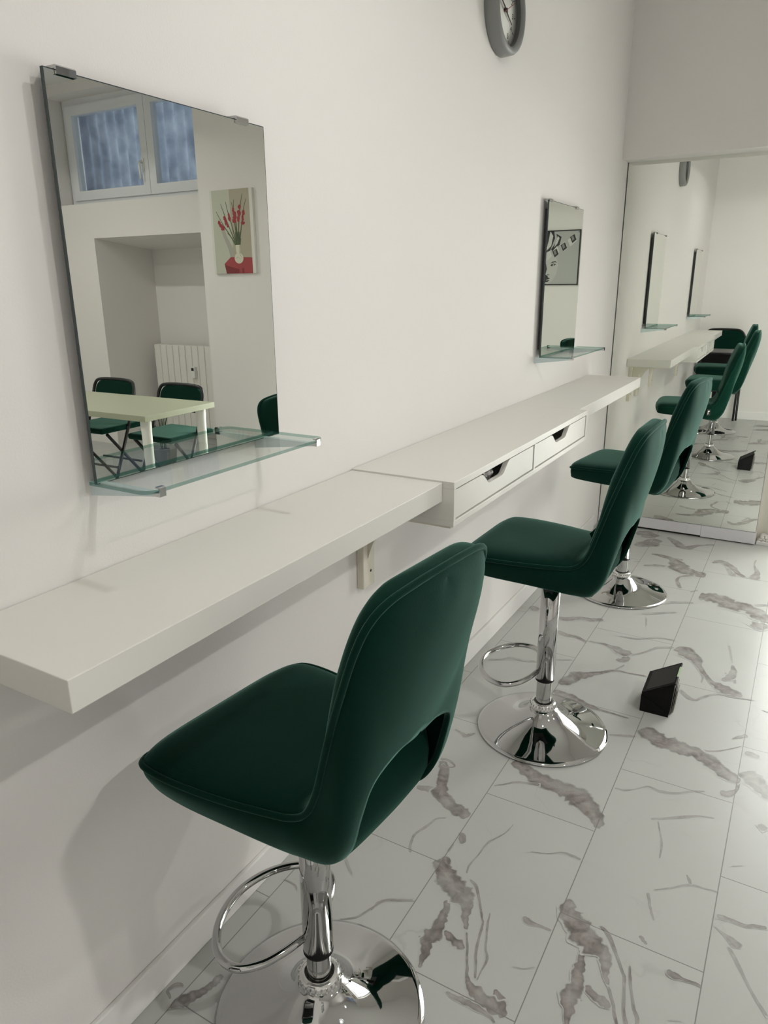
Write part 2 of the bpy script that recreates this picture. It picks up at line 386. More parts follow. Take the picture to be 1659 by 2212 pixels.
#VEINS-BEGIN
VEINS = [([(0.182,1.246,20.7),(0.208,1.214,32.9),(0.232,1.152,36.8),(0.247,1.106,46.8),(0.288,1.083,44.9),(0.328,1.066,49.5),(0.358,1.056,26.8)], 0.95, 0.60),
([(0.172,1.099,19.0),(0.2,1.106,25.1),(0.229,1.111,31.1)], 0.60, 0.50),
([(0.175,1.252,11.8),(0.202,1.257,11.3),(0.231,1.241,5.8),(0.213,1.225,6.9),(0.193,1.232,10.7)], 0.80, 0.50),
([(0.375,1.356,33.2),(0.418,1.333,49.0),(0.462,1.313,60.0),(0.509,1.303,60.1),(0.56,1.301,75.2),(0.598,1.288,80.0),(0.638,1.254,62.9),(0.668,1.216,39.0),(0.677,1.188,13.4)], 0.95, 0.50),
([(0.366,1.213,4.2),(0.393,1.237,6.3),(0.421,1.263,8.7),(0.453,1.275,11.0),(0.486,1.286,15.3)], 0.80, 0.50),
([(0.682,1.726,55.0),(0.726,1.697,75.1),(0.773,1.679,82.0),(0.817,1.675,74.7),(0.859,1.671,60.0),(0.896,1.651,63.2),(0.934,1.62,54.9),(0.969,1.595,48.8),(0.992,1.589,30.7)], 0.95, 0.50),
([(0.99,1.585,7.6),(0.983,1.542,10.9),(0.964,1.513,30.0),(0.943,1.507,20.7)], 0.90, 0.50),
([(0.842,1.694,10.9),(0.897,1.703,8.0),(0.942,1.739,6.4),(0.982,1.783,3.8)], 0.80, 0.50),
([(0.946,1.802,5.1),(0.968,1.829,15.7),(0.99,1.854,18.8)], 0.80, 0.50),
([(0.988,1.752,22.2),(1.016,1.746,27.3),(1.03,1.736,10.6)], 0.70, 0.50),
([(0.994,1.647,60.5),(1.018,1.623,70.3),(1.046,1.589,56.2),(1.065,1.565,44.3),(1.085,1.542,32.8)], 0.80, 0.50),
([(0.675,1.379,6.7),(0.704,1.383,8.8),(0.733,1.406,4.2),(0.761,1.434,6.8),(0.795,1.429,11.3),(0.838,1.445,8.8),(0.873,1.474,6.6),(0.909,1.494,5.6)], 0.62, 0.50),
([(0.791,1.297,9.8),(0.827,1.32,7.8),(0.866,1.348,11.8),(0.906,1.375,6.1),(0.947,1.388,4.2)], 0.62, 0.50),
([(0.811,1.303,4.3),(0.826,1.254,4.1),(0.837,1.211,6.1),(0.841,1.156,2.8)], 0.62, 0.50),
([(0.844,1.046,4.4),(0.881,1.075,4.5),(0.919,1.108,6.4),(0.956,1.115,5.0),(0.983,1.119,5.0)], 0.62, 0.50),
([(0.908,1.14,3.0),(0.917,1.124,8.7),(0.923,1.11,5.6)], 0.62, 0.50),
([(0.837,1.035,8.6),(0.846,1.004,7.3),(0.858,0.972,6.1),(0.865,0.956,3.7)], 0.62, 0.50),
([(0.845,0.901,9.2),(0.856,0.889,9.3),(0.864,0.883,5.4)], 0.62, 0.50),
([(0.367,0.903,12.4),(0.376,0.859,52.0),(0.411,0.827,63.0),(0.447,0.805,62.3),(0.476,0.781,32.1),(0.487,0.744,16.5),(0.501,0.719,7.7)], 0.95, 0.75),
([(0.501,0.719,5.5),(0.522,0.677,5.3),(0.538,0.638,6.2),(0.55,0.613,9.3),(0.563,0.598,18.8),(0.583,0.588,32.7),(0.609,0.582,35.2),(0.634,0.578,37.5),(0.654,0.573,10.6)], 0.95, 0.75),
([(0.61,0.617,7.5),(0.624,0.604,23.5),(0.639,0.584,25.3)], 0.95, 0.75),
([(0.43,0.779,14.3),(0.436,0.742,19.6),(0.439,0.721,25.1),(0.442,0.685,33.4),(0.437,0.657,38.1),(0.444,0.626,23.7),(0.448,0.601,13.0),(0.452,0.58,5.1)], 0.95, 0.75),
([(0.454,0.692,18.6),(0.482,0.682,21.4),(0.506,0.675,21.1),(0.516,0.67,5.9)], 0.95, 0.75),
([(0.412,0.651,3.7),(0.431,0.652,11.2)], 0.95, 0.75),
([(0.448,0.86,4.2),(0.469,0.847,9.0),(0.494,0.811,5.9),(0.518,0.769,4.6),(0.526,0.756,5.4),(0.533,0.719,5.3),(0.543,0.675,6.2),(0.557,0.643,5.1),(0.566,0.616,5.0)], 0.80, 0.50),
([(0.529,0.792,2.7),(0.537,0.758,5.4),(0.547,0.727,4.3),(0.557,0.697,5.3),(0.57,0.674,6.1),(0.57,0.637,3.0),(0.571,0.615,2.9)], 0.80, 0.50),
([(0.601,0.821,6.5),(0.613,0.812,20.4),(0.632,0.812,9.6),(0.655,0.814,6.8),(0.669,0.813,5.4)], 0.80, 0.50),
([(0.621,0.683,2.4),(0.647,0.691,3.5),(0.668,0.708,2.3)], 0.80, 0.50),
([(0.475,1.096,2.2),(0.466,1.049,3.1),(0.44,0.995,5.9),(0.435,0.943,3.3),(0.429,0.903,5.0),(0.434,0.87,6.0)], 0.65, 0.50),
([(0.543,1.019,3.4),(0.589,1.036,3.4),(0.619,1.058,5.1),(0.647,1.06,8.6),(0.67,1.057,6.8)], 0.65, 0.50),
([(0.28,0.86,7.4),(0.264,0.894,7.7),(0.26,0.932,7.6),(0.273,0.97,8.2),(0.283,1.008,5.3),(0.307,1.027,4.7)], 0.65, 0.50),
([(0.284,0.656,3.7),(0.287,0.685,5.3),(0.302,0.703,5.6),(0.328,0.715,4.9),(0.358,0.738,5.6)], 0.65, 0.50),
([(0.999,1.221,2.5),(1.03,1.241,2.6)], 0.65, 0.50),
([(0.621,0.683,2.4),(0.647,0.691,3.5),(0.668,0.708,2.3)], 0.65, 0.50),
([(0.361,0.995,12.5),(0.377,0.974,22.2),(0.379,0.955,6.5)], 0.80, 0.50),
([(0.364,0.951,5.5),(0.362,0.911,9.4)], 0.70, 0.50),
([(0.986,1.041,15.3),(1.016,1.047,12.4),(1.046,1.045,10.6),(1.075,1.058,11.8),(1.092,1.063,9.0)], 0.75, 0.50),
([(0.985,1.01,3.0),(1.011,0.996,8.8),(1.032,0.983,25.5),(1.038,0.971,12.9)], 0.70, 0.50),
([(1.019,0.968,6.7),(1.036,0.943,7.8),(1.058,0.903,6.2),(1.079,0.866,6.1),(1.107,0.829,7.2)], 0.60, 0.50),
([(0.523,0.56,4.3),(0.545,0.559,10.8),(0.569,0.559,16.0),(0.597,0.56,13.8),(0.625,0.556,7.3),(0.639,0.547,5.1)], 0.85, 0.70),
([(1.048,1.422,20.8),(1.072,1.404,30.7)], 0.60, 0.50),
([(0.149,1.416,7.7),(0.178,1.409,7.7),(0.201,1.404,18.4),(0.219,1.432,5.0)], 0.60, 0.50),
([(0.595,1.633,6.9),(0.637,1.651,11.0),(0.679,1.669,11.0)], 0.65, 0.50),
([(0.934,0.725,3.3),(0.959,0.736,2.2)], 0.50, 0.50),
([(0.361,1.818,18.9),(0.397,1.794,51.5),(0.443,1.783,51.8),(0.488,1.772,32.0),(0.53,1.767,15.3),(0.585,1.764,10.0),(0.638,1.76,6.2)], 0.85, 0.50),
([(0.363,1.859,19.3),(0.382,1.893,51.0),(0.404,1.946,60.9),(0.432,1.978,43.7),(0.469,2.008,23.4),(0.515,2.059,12.3),(0.572,2.066,9.2),(0.634,2.076,9.2)], 0.85, 0.50),
([(0.515,2.059,7.9),(0.544,2.127,8.2)], 0.60, 0.50),
([(0.366,2.25,7.2),(0.422,2.252,14.2),(0.472,2.241,34.2),(0.516,2.219,57.7),(0.542,2.206,48.9)], 0.80, 0.50),
([(0.54,2.199,26.9),(0.524,2.151,34.0),(0.501,2.152,16.4)], 0.80, 0.50),
([(0.542,2.206,12.7),(0.584,2.257,9.5),(0.624,2.327,13.6),(0.686,2.362,14.2)], 0.65, 0.50),
([(0.686,2.362,44.2),(0.726,2.346,84.8),(0.768,2.306,61.0),(0.79,2.248,24.9),(0.818,2.196,20.9),(0.844,2.154,19.3),(0.866,2.135,43.9),(0.894,2.119,61.8),(0.927,2.108,46.5),(0.954,2.093,14.2)], 0.90, 0.50),
([(0.768,2.306,13.6),(0.784,2.244,11.1),(0.813,2.177,7.3),(0.814,2.121,5.3)], 0.70, 0.50),
([(0.9,2.327,8.7),(0.909,2.272,23.2),(0.9,2.218,34.1),(0.877,2.181,13.5)], 0.80, 0.50),
([(0.88,2.248,9.2),(0.903,2.228,15.1)], 0.70, 0.50),
([(0.914,2.218,15.8),(0.924,2.183,8.3)], 0.70, 0.50),
([(0.87,2.494,8.3),(0.884,2.426,7.7),(0.9,2.327,5.3)], 0.50, 0.50),
([(0.755,2.041,7.7),(0.783,2.004,18.5),(0.812,1.991,11.0),(0.833,2.025,10.3),(0.873,2.07,7.1),(0.924,2.076,8.6),(0.992,2.093,8.6)], 0.70, 0.50),
([(0.696,2.957,86.2),(0.74,2.955,109.9),(0.791,2.946,119.5),(0.845,2.914,117.3),(0.893,2.917,93.1),(0.936,2.882,98.4),(0.978,2.836,95.6),(1.01,2.81,83.4),(1.042,2.774,40.2)], 0.90, 0.50),
([(0.892,2.929,13.7),(0.938,2.966,18.7),(0.984,2.992,18.9)], 0.60, 0.50),
([(0.941,2.706,58.4),(0.976,2.747,79.3),(0.996,2.77,60.4),(1.019,2.793,20.4)], 0.80, 0.50),
([(0.391,3.416,19.2),(0.448,3.413,37.7),(0.513,3.382,51.7),(0.55,3.306,106.0),(0.583,3.246,96.7),(0.641,3.233,85.0),(0.697,3.234,78.8)], 0.90, 0.50),
([(0.389,3.216,17.5),(0.447,3.249,29.4),(0.503,3.264,23.5),(0.552,3.26,29.1)], 0.80, 0.50),
([(0.511,3.398,31.1),(0.565,3.395,24.7)], 0.70, 0.50),
([(0.607,3.0,17.9),(0.589,3.059,17.1),(0.576,3.109,13.1),(0.591,3.161,15.7),(0.645,3.205,13.7)], 0.80, 0.50),
([(0.651,2.971,11.8),(0.688,3.018,12.0)], 0.50, 0.50),
([(0.700,3.425,12),(0.722,3.468,36),(0.762,3.462,42),(0.795,3.405,40),(0.831,3.339,32),(0.862,3.297,20)], 0.85, 0.50),
([(0.775,3.4,16.6),(0.808,3.296,20.6),(0.813,3.344,8.8)], 0.60, 0.50),
([(0.895,3.594,8.5),(0.892,3.496,9.0),(0.913,3.385,29.6),(0.905,3.321,48.5),(0.879,3.307,22.4)], 0.70, 0.50),
([(0.422,3.746,20.0),(0.475,3.68,51.9),(0.539,3.604,67.8),(0.592,3.67,27.1),(0.685,3.74,20.8)], 0.85, 0.50),
([(0.244,3.748,52.4),(0.302,3.739,109.7),(0.365,3.695,125.9)], 0.85, 0.50),
([(0.373,3.684,84.3),(0.354,3.582,98.3),(0.32,3.537,82.5),(0.29,3.502,32.8)], 0.85, 0.50),
([(0.333,3.249,11.9),(0.373,3.272,18.0)], 0.50, 0.50),
([(0.186,2.404,20.3),(0.229,2.405,36.3),(0.272,2.441,28.5),(0.33,2.451,32.4),(0.373,2.482,28.2)], 0.80, 0.50),
([(0.05,2.457,23.5),(0.074,2.439,48.1),(0.093,2.426,19.0)], 0.80, 0.50),
([(0.226,2.273,25.6),(0.273,2.258,25.5),(0.314,2.261,17.9),(0.368,2.231,13.5)], 0.75, 0.50),
([(0.497,2.613,16.8),(0.564,2.661,17.0),(0.646,2.719,10.8)], 0.50, 0.50),
([(0.53,2.596,6.9),(0.549,2.497,5.0)], 0.50, 0.50),
([(0.56,2.779,18.1),(0.621,2.826,23.1),(0.693,2.854,14.0)], 0.55, 0.50),
([(0.462,2.354,9.3),(0.539,2.367,11.1),(0.608,2.416,9.3),(0.683,2.428,9.3)], 0.50, 0.50),
([(0.066,1.901,9.5),(0.113,1.928,9.4),(0.141,1.962,12.8),(0.189,1.962,12.7),(0.239,1.981,9.5)], 0.60, 0.50),
([(0.301,2.034,8.0),(0.355,2.064,8.0)], 0.50, 0.50),
([(1.02,2.038,5.5),(1.038,2.034,6.9),(1.063,2.041,6.8)], 0.50, 0.50),
([(0.054,0.247,5.4),(0.061,0.269,27.1),(0.074,0.287,29.8),(0.085,0.308,19.2),(0.092,0.327,16.6),(0.094,0.345,19.5),(0.097,0.359,11.2)], 0.90, 0.50),
([(0.041,0.263,5.2),(0.022,0.275,7.3),(0.028,0.295,10.0),(0.043,0.299,3.8)], 0.75, 0.50),
([(0.05,0.632,3.2),(0.083,0.631,3.6),(0.098,0.62,2.1)], 0.60, 0.50),
([(0.231,0.599,3.1),(0.264,0.625,4.3),(0.282,0.664,4.3),(0.298,0.7,5.2),(0.33,0.72,4.6),(0.359,0.734,4.6)], 0.70, 0.50),
([(0.136,0.774,4.7),(0.164,0.747,5.8),(0.189,0.728,3.5)], 0.60, 0.50)]
for pts, st, ro in VEINS: vein([(a, b, c / 10) for a, b, c in pts], 0.0105, st, ro)
PATTERN = VEINS[18:28]     # the same print repeats on other tiles
for ox, oy in [(0.313, 0.022)] + [(0.31 * a, 0.3025 * b) for a, b in ((2, -3), (3, 0), (-1, -5), (1, -5), (4, 3), (5, -2), (6, 1), (3, 5), (5, 5), (7, 4), (8, 0), (4, 8), (6, 8), (0, -5))]:
    if ox > 0.5 and PATTERN[0][0][0][0] + ox < 1.2 and 0.3 < PATTERN[0][0][0][1] + oy < 3.9: continue
    for pts, st, ro in PATTERN: vein([(a, b, c / 10) for a, b, c in pts], 0.0105, st, ro, ox, oy)
LONG = [v for v in VEINS if max(c for _, _, c in v[0]) > 22][1:5]
for k, (ox, oy) in enumerate([(0.31 * a, 0.3025 * b) for a, b in ((2, -4), (1, -4), (3, 3), (4, -1), (5, 2), (6, -3), (-1, -4), (4, 5), (7, 1), (2, 8), (0, -6), (6, 6), (8, 4))]):
    pts, st, ro = LONG[k % len(LONG)]
    if pts[0][0] + ox < 1.15 and 0.35 < pts[0][1] + oy < 3.9: continue
    vein([(a, b, c / 10) for a, b, c in pts], 0.0105, st, ro, ox, oy)
#VEINS-END

fo = FLOOR.build('floor', M['floor'], weld=False, fix=False)
ca = fo.data.color_attributes.new('vein', 'FLOAT_COLOR', 'POINT')
for i, c in enumerate(FCOL): ca.data[i].color = c
struct(fo)

# entrance door in the end wall beside the mirror (out of the frame, it lights the far stools)
d = MB()
DX0, DX1, DY = 0.98, 2.3, 3.93
for x0, x1 in ((DX0, DX0 + 0.07), (DX1 - 0.07, DX1)): d.box(x0, x1, DY - 0.03, DY + 0.03, 0, 2.012)
d.box(DX0 + 0.07, DX1 - 0.07, DY - 0.03, DY + 0.03, 1.94, 2.012); d.box(DX0 + 0.07, DX1 - 0.07, DY - 0.03, DY + 0.03, 0.0, 0.09)
do = d.build('door_1', M['frame_white'], weld=False); struct(do)
MB().box(DX0 + 0.07, DX1 - 0.07, DY - 0.003, DY + 0.003, 0.09, 1.94).build('door_glass', M['glass'], do)
area_light('door_daylight_portal', ((DX0 + DX1) / 2, DY + 0.06, 1.0), (PI / 2, 0, PI), 'RECTANGLE', 1.2, 1.9, 1, (1, 1, 1), portal=True)
# ground outside the door so the daylight has a floor to come from
struct(MB().box(-0.5, 3.0, 3.98, 7.0, -0.12, -0.02).build('ground_outside', mat('paving_outside', (0.42, 0.41, 0.39), 0.9)))

# window in its reveal, two casements with a corrugated sheet behind
wn = MB(); WY = 4.17; WX0, WX1, WZ0, WZ1 = 3.08, 4.95, 2.078, 2.92
def ring(mb, x0, x1, z0, z1, t, y0, y1):
    mb.box(x0, x0 + t, y0, y1, z0, z1); mb.box(x1 - t, x1, y0, y1, z0, z1); mb.box(x0 + t, x1 - t, y0, y1, z0, z0 + t); mb.box(x0 + t, x1 - t, y0, y1, z1 - t, z1)
ring(wn, WX0, WX1, WZ0, WZ1, 0.05, WY, WY + 0.07)
wo = struct(wn.build('window_1', M['frame_white'], weld=False))
WM = 3.95
for a, b in ((WX0 + 0.05, WM), (WM + 0.004, WX1 - 0.05)):
    c = MB(); ring(c, a, b, WZ0 + 0.05, WZ1 - 0.05, 0.075, WY - 0.02, WY + 0.04); s_ = c.build('window_sash', M['frame_white'], wo, weld=False)
    MB().box(a + 0.07, b - 0.07, WY + 0.008, WY + 0.012, WZ0 + 0.12, WZ1 - 0.12).build('window_pane', M['glass'], wo)
h = MB(); h.box(4.0, 4.03, WY - 0.03, WY - 0.02, 2.30, 2.40, bev=0.004); h.tube([(4.015, WY - 0.03, 2.37), (4.015, WY - 0.06, 2.37), (4.015, WY - 0.062, 2.34), (4.012, WY - 0.06, 2.24)], 0.009)
h.build('window_handle', M['white_plastic'], wo)
rows = []
for k in range(241):
    x = WX0 + (WX1 - WX0) * k / 240
    rows.append([(x, WY + 0.16 + 0.022 * math.sin(2 * PI * x / 0.115), z) for z in (WZ0 - 0.02, 2.36, 2.64, WZ1 + 0.02)])
MB().grid(rows).build('corrugated_sheet', M['sheet'], wo)
area_light('window_daylight', (4.0, 4.6, 2.5), (PI / 2, 0, PI), 'RECTANGLE', 1.8, 0.8, WINDOW_W, (0.80, 0.88, 1.0))

# ================================================================== FURNITURE ON THE LEFT WALL
H = 0.945
def bracket(mb, y, z1, reach):
    z0 = z1 - 0.30
    mb.box(0.0, 0.022, y - 0.030, y + 0.030, z0 + 0.07, z1, bev=0.003)
    mb.box(0.0, reach, y - 0.022, y + 0.022, z1 - 0.014, z1, bev=0.003)
    n = 10; arc = [(0.012, z0 + 0.07)] + [(0.012 + 0.13 * (1 - math.cos(PI / 2 * k / n)), z0 + 0.07 + (z1 - 0.012 - z0 - 0.07) * math.sin(PI / 2 * k / n)) for k in range(1, n + 1)]
    outer = [(p[0], y - 0.006, p[1]) for p in arc]; inner = [(0.012, y - 0.006, z1 - 0.012)]
    mb.prism(outer + inner, (0, 0.012, 0))
    mb.lathe([(0.0001, 0.0226), (0.004, 0.0226), (0.004, 0.0215)], (0.0, y + 0.008, z0 + 0.115), n=12, mi=1, axis='x')

def wall_board(y0, y1, label, brackets, top):
    t = thing('wall_shelf', label, 'shelf', (0, y0, 0), group='plain white wall boards')
    MB().box(0.0018, 0.262, 0, y1 - y0, top - 0.048, top, bev=0.0015).build('board', M['shelf'], t)
    for yb in brackets:
        b = MB(); bracket(b, yb - y0, top - 0.048, 0.2); b.build('bracket', [M['bracket'], M['dark']], t)
    return t
Y1, Y2, Y3 = 1.055, 2.245, 3.355
wall_board(0.0, Y1 - 0.001, 'thick white wall board under the large near mirror, ending beside the drawers', [], H - 0.002)
wall_board(Y2 + 0.001, Y3, 'thick white wall board at the far end, beyond the drawers, below the far mirror', [2.45, 2.98, 3.24], H + 0.002)

t = thing('drawer_shelf', 'white wall shelf with two notched drawers between two plain boards', 'shelf', (0, Y1, 0))
LE = Y2 - Y1; DE = 0.293; zt, zb = H + 0.002, H - 0.112
b = MB(); b.box(0.0018, DE, 0, LE, zt - 0.018, zt, bev=0.001); b.box(0, DE, 0, LE, zb, zb + 0.015, bev=0.001)
for y0, y1 in ((0, 0.012), (LE / 2 - 0.006, LE / 2 + 0.006), (LE - 0.012, LE)): b.box(0.0, DE, y0, y1, zb + 0.015, zt - 0.018)
b.box(0.0018, 0.01, 0.012, LE - 0.012, zb + 0.015, zt - 0.018)
b.build('body', M['shelf'], t, weld=False)
b = MB(); bracket(b, 0.045, zb, 0.275); b.build('bracket', [M['bracket'], M['dark']], t)
def drawer_front(y0, y1):
    z0, z1 = zb + 0.0195, zt - 0.0215; yc = (y0 + y1) / 2 - 0.02; hw, hb, dp, r = 0.085, 0.052, 0.034, 0.012
    pts = [(y0, z0), (y1, z0), (y1, z1), (yc + hw + 0.02, z1), (yc + hw + 0.008, z1 - 0.003)]
    pts += [(yc + hb + 0.012, z1 - dp + 0.009), (yc + hb + 0.005, z1 - dp + 0.003), (yc + hb - 0.008, z1 - dp), (yc - hb + 0.008, z1 - dp), (yc - hb - 0.005, z1 - dp + 0.003), (yc - hb - 0.012, z1 - dp + 0.009)]
    pts += [(yc - hw - 0.008, z1 - 0.003), (yc - hw - 0.02, z1), (y0, z1)]
    m = MB(); m.prism([(DE - 0.017, a, c) for a, c in pts], (0.0145, 0, 0))
    m.box(0.03, DE - 0.015, y0 + 0.01, y1 - 0.01, z0, z0 + 0.005); m.box(0.03, DE - 0.015, y0 + 0.01, y0 + 0.018, z0, z1 - 0.02); m.box(0.03, DE - 0.015, y1 - 0.018, y1 - 0.01, z0, z1 - 0.02)
    return m.build('drawer', M['shelf'], t, weld=False)
drawer_front(0.0165, LE / 2 - 0.0105); drawer_front(LE / 2 + 0.0105, LE - 0.0165)
# a crumpled bit of foil seen through the nearer drawer's notch
fb = bmesh.new(); bmesh.ops.create_icosphere(fb, subdivisions=3, radius=1.0)
for v in fb.verts:
    k = random.uniform(0.72, 1.15); v.co = V(v.co.x * 0.022 * k, v.co.y * 0.032 * k, v.co.z * 0.026 * k)
fm = bpy.data.meshes.new('crumpled_foil'); fb.to_mesh(fm); fb.free(); fm.materials.append(M['foil'])
fo_ = bpy.data.objects.new('crumpled_foil', fm); COL.objects.link(fo_); fo_.location = (0.252, Y1 + 0.285, zt - 0.046)
tag(fo_, 'crumpled silvery wrapper inside the notch of the nearer drawer', 'wrapper')

# wall mirrors with glass shelves -------------------------------------------
def clip(y, z):
    c = MB(); n = [(0.006, z + 0.0012), (0.0255, z + 0.0012), (0.0255, z - 0.0065), (0.0290, z - 0.0065), (0.0295, z + 0.0035), (0.0275, z + 0.0055), (0.006, z + 0.0055)]
    return c.prism([(a, y - 0.0165, b) for a, b in n], (0, 0.033, 0))
def wall_mirror(y0, y1, z0, z1, cl, label):
    t = thing('wall_mirror', label, 'mirror', (0, y0, 0), group='frameless wall mirrors')
    wd = y1 - y0
    m = MB(); m.box(0.0195, 0.0245, 0, wd, z0, z1, mi=1); m.poly([(0.0250, 0.0015, z0 + 0.0015), (0.0250, wd - 0.0015, z0 + 0.0015), (0.0250, wd - 0.0015, z1 - 0.0015), (0.0250, 0.0015, z1 - 0.0015)], mi=0)
    m.prism([(0.0245, 0, z0), (0.0245, wd, z0), (0.0245, wd, z1), (0.0245, 0, z1)], (0.0003, 0, 0), mi=1)
    m.build('mirror_pane', [M['mirror'], M['mirror_edge']], t, weld=False, fix=False)
    MB().box(0.0, 0.0192, 0.03, wd - 0.03, z0 + 0.03, z1 - 0.03).build('backing', M['dark_grey'], t)
    for y in cl: clip(y - y0, z1).build('clip', M['chrome'], t)
def glass_shelf(y0, y1, z, label):
    t = thing('glass_shelf', label, 'shelf', (0, y0, z), group='glass shelves under the mirrors')
    wd = y1 - y0; x0, x1, r = 0.027, 0.158, 0.022
    out = [(x0, 0), (x0, wd)] + [(x1 - r + r * math.sin(PI / 2 * k / 6), wd - r + r * math.cos(PI / 2 * k / 6)) for k in range(7)] + [(x1 - r + r * math.cos(PI / 2 * k / 6), r - r * math.sin(PI / 2 * k / 6)) for k in range(7)]
    n = len(out); m = MB()
    m.add([(x, y, 0.0) for x, y in out] + [(x, y, 0.006) for x, y in out], [tuple(reversed(range(n))), tuple(range(n, 2 * n))], mi=0)
    m.add([(x, y, 0.0) for x, y in out] + [(x, y, 0.006) for x, y in out], [(i, (i + 1) % n, (i + 1) % n + n, i + n) for i in range(n)], mi=1)
    m.build('glass_plate', [M['glass'], M['glass_edge']], t, weld=False, fix=False)
    for yb in (0.028, wd - 0.028):
        b = MB(); b.prism([(0.0, yb - 0.006, -0.001), (0.150, yb - 0.006, -0.001), (0.150, yb - 0.006, -0.007), (0.0, yb - 0.006, -0.026)], (0, 0.012, 0))
        br = b.build('bracket', M['frost'], t)
        c = MB(); n = [(0.147, -0.007), (0.160, -0.007), (0.1605, 0.007), (0.158, 0.0085), (0.151, 0.0085), (0.151, 0.0062), (0.1585, 0.0062), (0.1585, -0.001), (0.147, -0.001)]
        c.prism([(a, yb - 0.0065, b) for a, b in n], (0, 0.013, 0)); c.build('clip', M['chrome'], br)
wall_mirror(0.260, 0.733, 1.097, 1.690, (0.295, 0.668), 'large near wall mirror reflecting a high window and a flower picture')
glass_shelf(0.245, 0.715, 1.100, 'clear glass shelf at the foot of the large near mirror')
wall_mirror(2.468, 2.955, 1.110, 1.712, (2.487, 2.850), 'far wall mirror reflecting a black and white poster of a face')
glass_shelf(2.445, 3.005, 1.112, 'small far glass shelf under the mirror with the poster reflection')

# wall clock ------------------------------------------------------------------
CY_, CZ_, CR = 1.952, 2.207, 0.124
t = thing('wall_clock', 'round grey wall clock with white face, cut by the top of the photo', 'clock', (0, CY_, CZ_))
MB().lathe([(CR - 0.004, 0.0), (CR, 0.003), (CR - 0.002, 0.036), (CR - 0.006, 0.043), (CR - 0.014, 0.046), (CR - 0.022, 0.043), (CR - 0.026, 0.034), (CR - 0.027, 0.016)], n=72, axis='x').build('rim', M['grey_plastic'], t, fix=False)
MB().lathe([(CR - 0.0268, 0.016), (CR - 0.0268, 0.034), (CR - 0.0255, 0.0345)], n=72, axis='x').build('inner_ring', M['dark_grey'], t, fix=False)
MB().lathe([(0.0001, 0.0165), (CR - 0.026, 0.0165), (CR - 0.026, 0.0)], n=72, axis='x').build('face', M['clock_face'], t, fix=False)
def clk(ang, r): return (r * math.sin(ang), r * math.cos(ang))     # y, z for a clock angle from 12
for k in range(12):
    a = 2 * PI * k / 12; u = V(0, *clk(a, 1)); q = V(0, u.z, -u.y); p0, p1 = u * 0.084, u * 0.093
    mk = MB(); mk.prism([p0 + q * 0.0011 + V(0.0166, 0, 0), p1 + q * 0.0011 + V(0.0166, 0, 0), p1 - q * 0.0011 + V(0.0166, 0, 0), p0 - q * 0.0011 + V(0.0166, 0, 0)], (0.0004, 0, 0)); mk.build('hour_mark', M['ink'], t, weld=False)
base = Matrix(((0, 0, 1, 0), (1, 0, 0, 0), (0, 1, 0, 0), (0, 0, 0, 1)))     # text x -> +y, text y -> +z, facing +x
for k in range(1, 13):
    a = 2 * PI * k / 12; yy, zz = clk(a, 0.071)
    me = text_mesh(str(k), 0.021, Matrix.Translation((0.0168, yy, zz)) @ base, t, 'numeral', M['ink']); no = bpy.data.objects.new('numeral', me); COL.objects.link(no); no.parent = t
def hand(name, ang, ln, w0, w1, x, m, tail=0.012):
    u = V(0, *clk(ang, 1)); q = V(0, u.z, -u.y); o = V(x, 0, 0)
    MB().prism([o - u * tail + q * w0, o + u * ln + q * w1, o + u * ln - q * w1, o - u * tail - q * w0], (0.0008, 0, 0)).build(name, m, t)
hand('hour_hand', math.radians(116), 0.060, 0.0034, 0.0020, 0.0215, M['brown_ink'])
hand('minute_hand', math.radians(-66), 0.082, 0.0034, 0.0020, 0.0235, M['brown_ink'])
hand('second_hand', math.radians(62), 0.078, 0.0010, 0.0006, 0.0255, M['red'], 0.02)
MB().lathe([(0.0001, 0.027), (0.005, 0.027), (0.005, 0.017)], n=16, axis='x').build('hub', M['brown_ink'], t, fix=False)

# ================================================================== BAR STOOLS
P_KEYS = [(-.222, -.150, -.012), (-.216, -.183, -.008), (-.190, -.205, -.002), (-.120, -.207, 0), (-.020, -.192, 0), (.060, -.172, 0), (.103, -.162, .004), (.132, -.159, .024), (.153, -.159, .068), (.175, -.163, .14), (.193, -.165, .20), (.212, -.167, .256), (.233, -.166, .318), (.249, -.155, .362), (.259, -.125, .385), (.264, -.065, .393), (.266, 0, .395)]
Q_KEYS = [(-.222, -.145, -.045), (-.217, -.175, -.05), (-.19, -.19, -.055), (-.12, -.19, -.06), (-.02, -.175, -.068), (.06, -.158, -.078), (.105, -.142, -.086), (.150, -.118, -.090), (.186, -.118, -.045), (.205, -.119, .020), (.221, -.108, .082), (.228, -.055, .108), (.231, 0, .113), (.248, 0, .175), (.265, 0, .25), (.278, 0, .335), (.271, 0, .393)]
C1 = [(0, -.01, -.015)] * 6 + [(.03, -.018, -.015), (.045, -.015, -.01), (.048, -.012, 0), (.045, -.010, .004), (.042, -.008, .004), (.038, -.006, .006), (.034, -.002, .008), (.028, .004, .008), (.022, .02, .010), (.012, .03, .008), (.006, 0, .002)]
C2 = [(0, -.008, .015)] * 6 + [(0, -.02, .01), (.005, -.04, 0), (.004, -.040, 0), (.002, -.036, 0), (0, -.030, 0), (0, -.060, .002), (0, -.10, 0), (0, -.10, 0), (0, -.10, 0), (0, -.06, 0), (.003, 0, -.004)]
NV = 97
PP, QQ, CC1, CC2 = [catmull(k, NV) for k in (P_KEYS, Q_KEYS, C1, C2)]
for q_ in QQ: q_.y = min(q_.y, 0.0)
mir = lambda p: V(p[0], -p[1], p[2])
KS = 6      # samples per key

